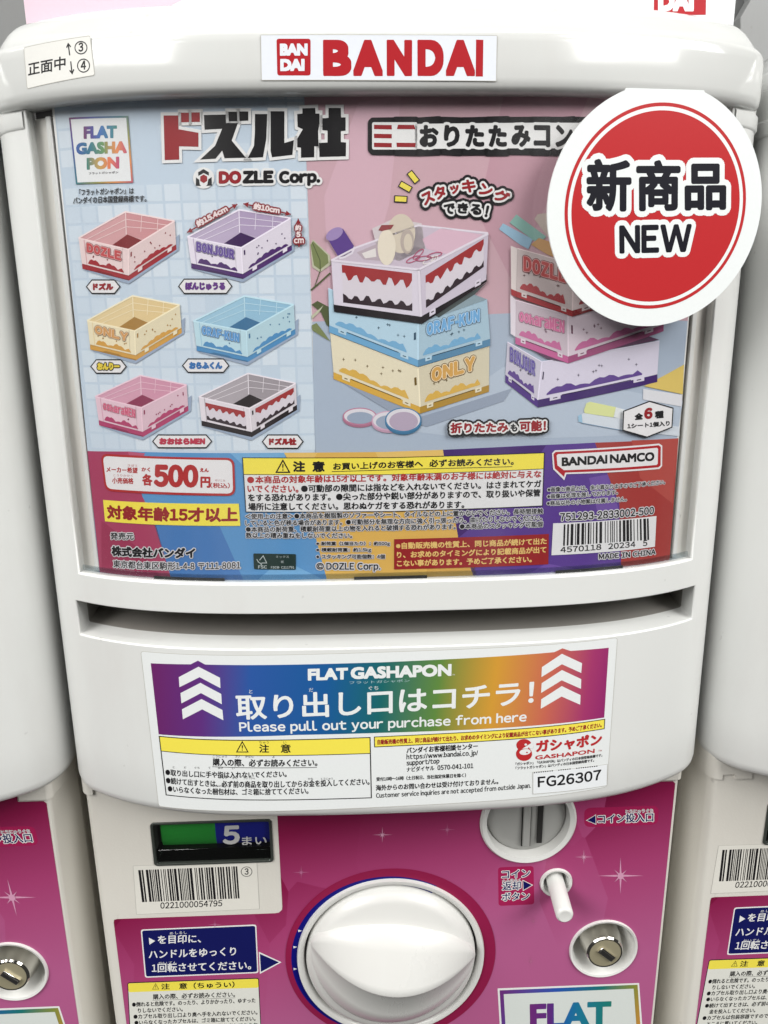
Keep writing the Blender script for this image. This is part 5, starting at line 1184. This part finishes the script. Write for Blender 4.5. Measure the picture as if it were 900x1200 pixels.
board = finish('board', bm, K('tag_white', (232, 236, 236), .3), tag, 30)
a = Art(TAG0, .00005)
TR = K('tag_red', (190, 30, 36), .32); TW = K('tag_white')
def disc(m, r, lay, n=120): a.polyuv(m, [(cu_+r*math.cos(2*math.pi*i/n), cv_+r*math.sin(2*math.pi*i/n)) for i in range(n)], lay)
disc(TR, RR, 1); disc(TW, RR*.965, 2); disc(TR, RR*.928, 3)
BK = K('tag_black', (24, 24, 34), .35)
for ch, x0, x1, y0, y1, h in (('新', 687, 739.6, 248.4, 248, 62), ('商', 745.5, 797, 247.8, 247.4, 60), ('品', 802, 850.6, 247, 246.4, 55)):
    a.text(BK, ch, (x0, y0), (x1, y1), h, 6, bold=1.9, out=((TW, 5.4, 5),), res=5)
a.text(BK, 'NEW', (725.6, 297.4), (810, 295.2), 33, 6, bold=1.35, out=((TW, 4.8, 5),), res=6)
a.build('tag_print', board)

# ------------------------------------------------------------------ tall card standing on the hood
TY = .050
TOPP = Flat((0, TY, 0), (1, 0, 0), (0, 0, 1))
tl_, tr_ = TOPP.uv(28.6, 8), TOPP.uv(861.4, 8); zb_ = HT-.001
hdr = thing('header_card', 'pink and white card standing on top of the middle machine hood', 'header card', (0, TY, zb_))
bm = bmesh.new(); box(bm, tl_[0], tr_[0], TY, TY+.0008, zb_-.004, .33)
hb = finish('board', bm, K('header_white', (226, 229, 232), .35), hdr, 30)
a = Art(TOPP, .00004)
pk = TOPP.uv(214, 0)
a.polyuv(K('header_pink', (224, 192, 206), .35), [(tl_[0]+.0001, zb_-.004), (TOPP.uv(180, 8)[0], zb_-.004), (pk[0]-.01, pk[1]-.004), (pk[0], pk[1]), (pk[0]+.004, .3), (pk[0]+.004, .329), (tl_[0]+.0001, .329)], 1)
a.build('pink_field', hb); a = Art(TOPP, .00004)
a.poly(LR, [(766, 18), (827, 17.4), (828, -46), (767, -44)], 2)
a.text(K('header_white'), 'DAI', (771, 13.4), (813, 13.6), 24, 3, bold=1.8, geo=True); a.text(K('header_white'), 'BAN', (771, -15), (822, -15), 24, 3, bold=1.8, geo=True)
a.build('maker_logo', hb)

# ------------------------------------------------------------------ the neighbouring machines
def kids(o): return [c for c in list(COL.objects) if c.parent == o]
def copy_tree(o, parent=None):
    c = o.copy(); COL.objects.link(c)
    if parent is not None: c.parent = parent
    for ch in kids(o): copy_tree(ch, c)
    return c
tree = copy_tree
for s, lab in ((-1, 'white capsule toy machine cut off at the left edge, silver lock and coin sign showing'), (1, 'white capsule toy machine cut off at the right edge, barcode and caution stickers showing')):
    c = copy_tree(mach); c.location.x += s*P_; c['label'] = lab
    if s > 0:
        for ch in kids(c):
            if ch.name.startswith('barcode_sticker'): ch.location.x -= .0125
            if ch.name.startswith('corner_cap') and min(v.co.x for v in ch.data.vertices) < 0: ch.location.z -= .0026      # this one sits lower, its notch shows
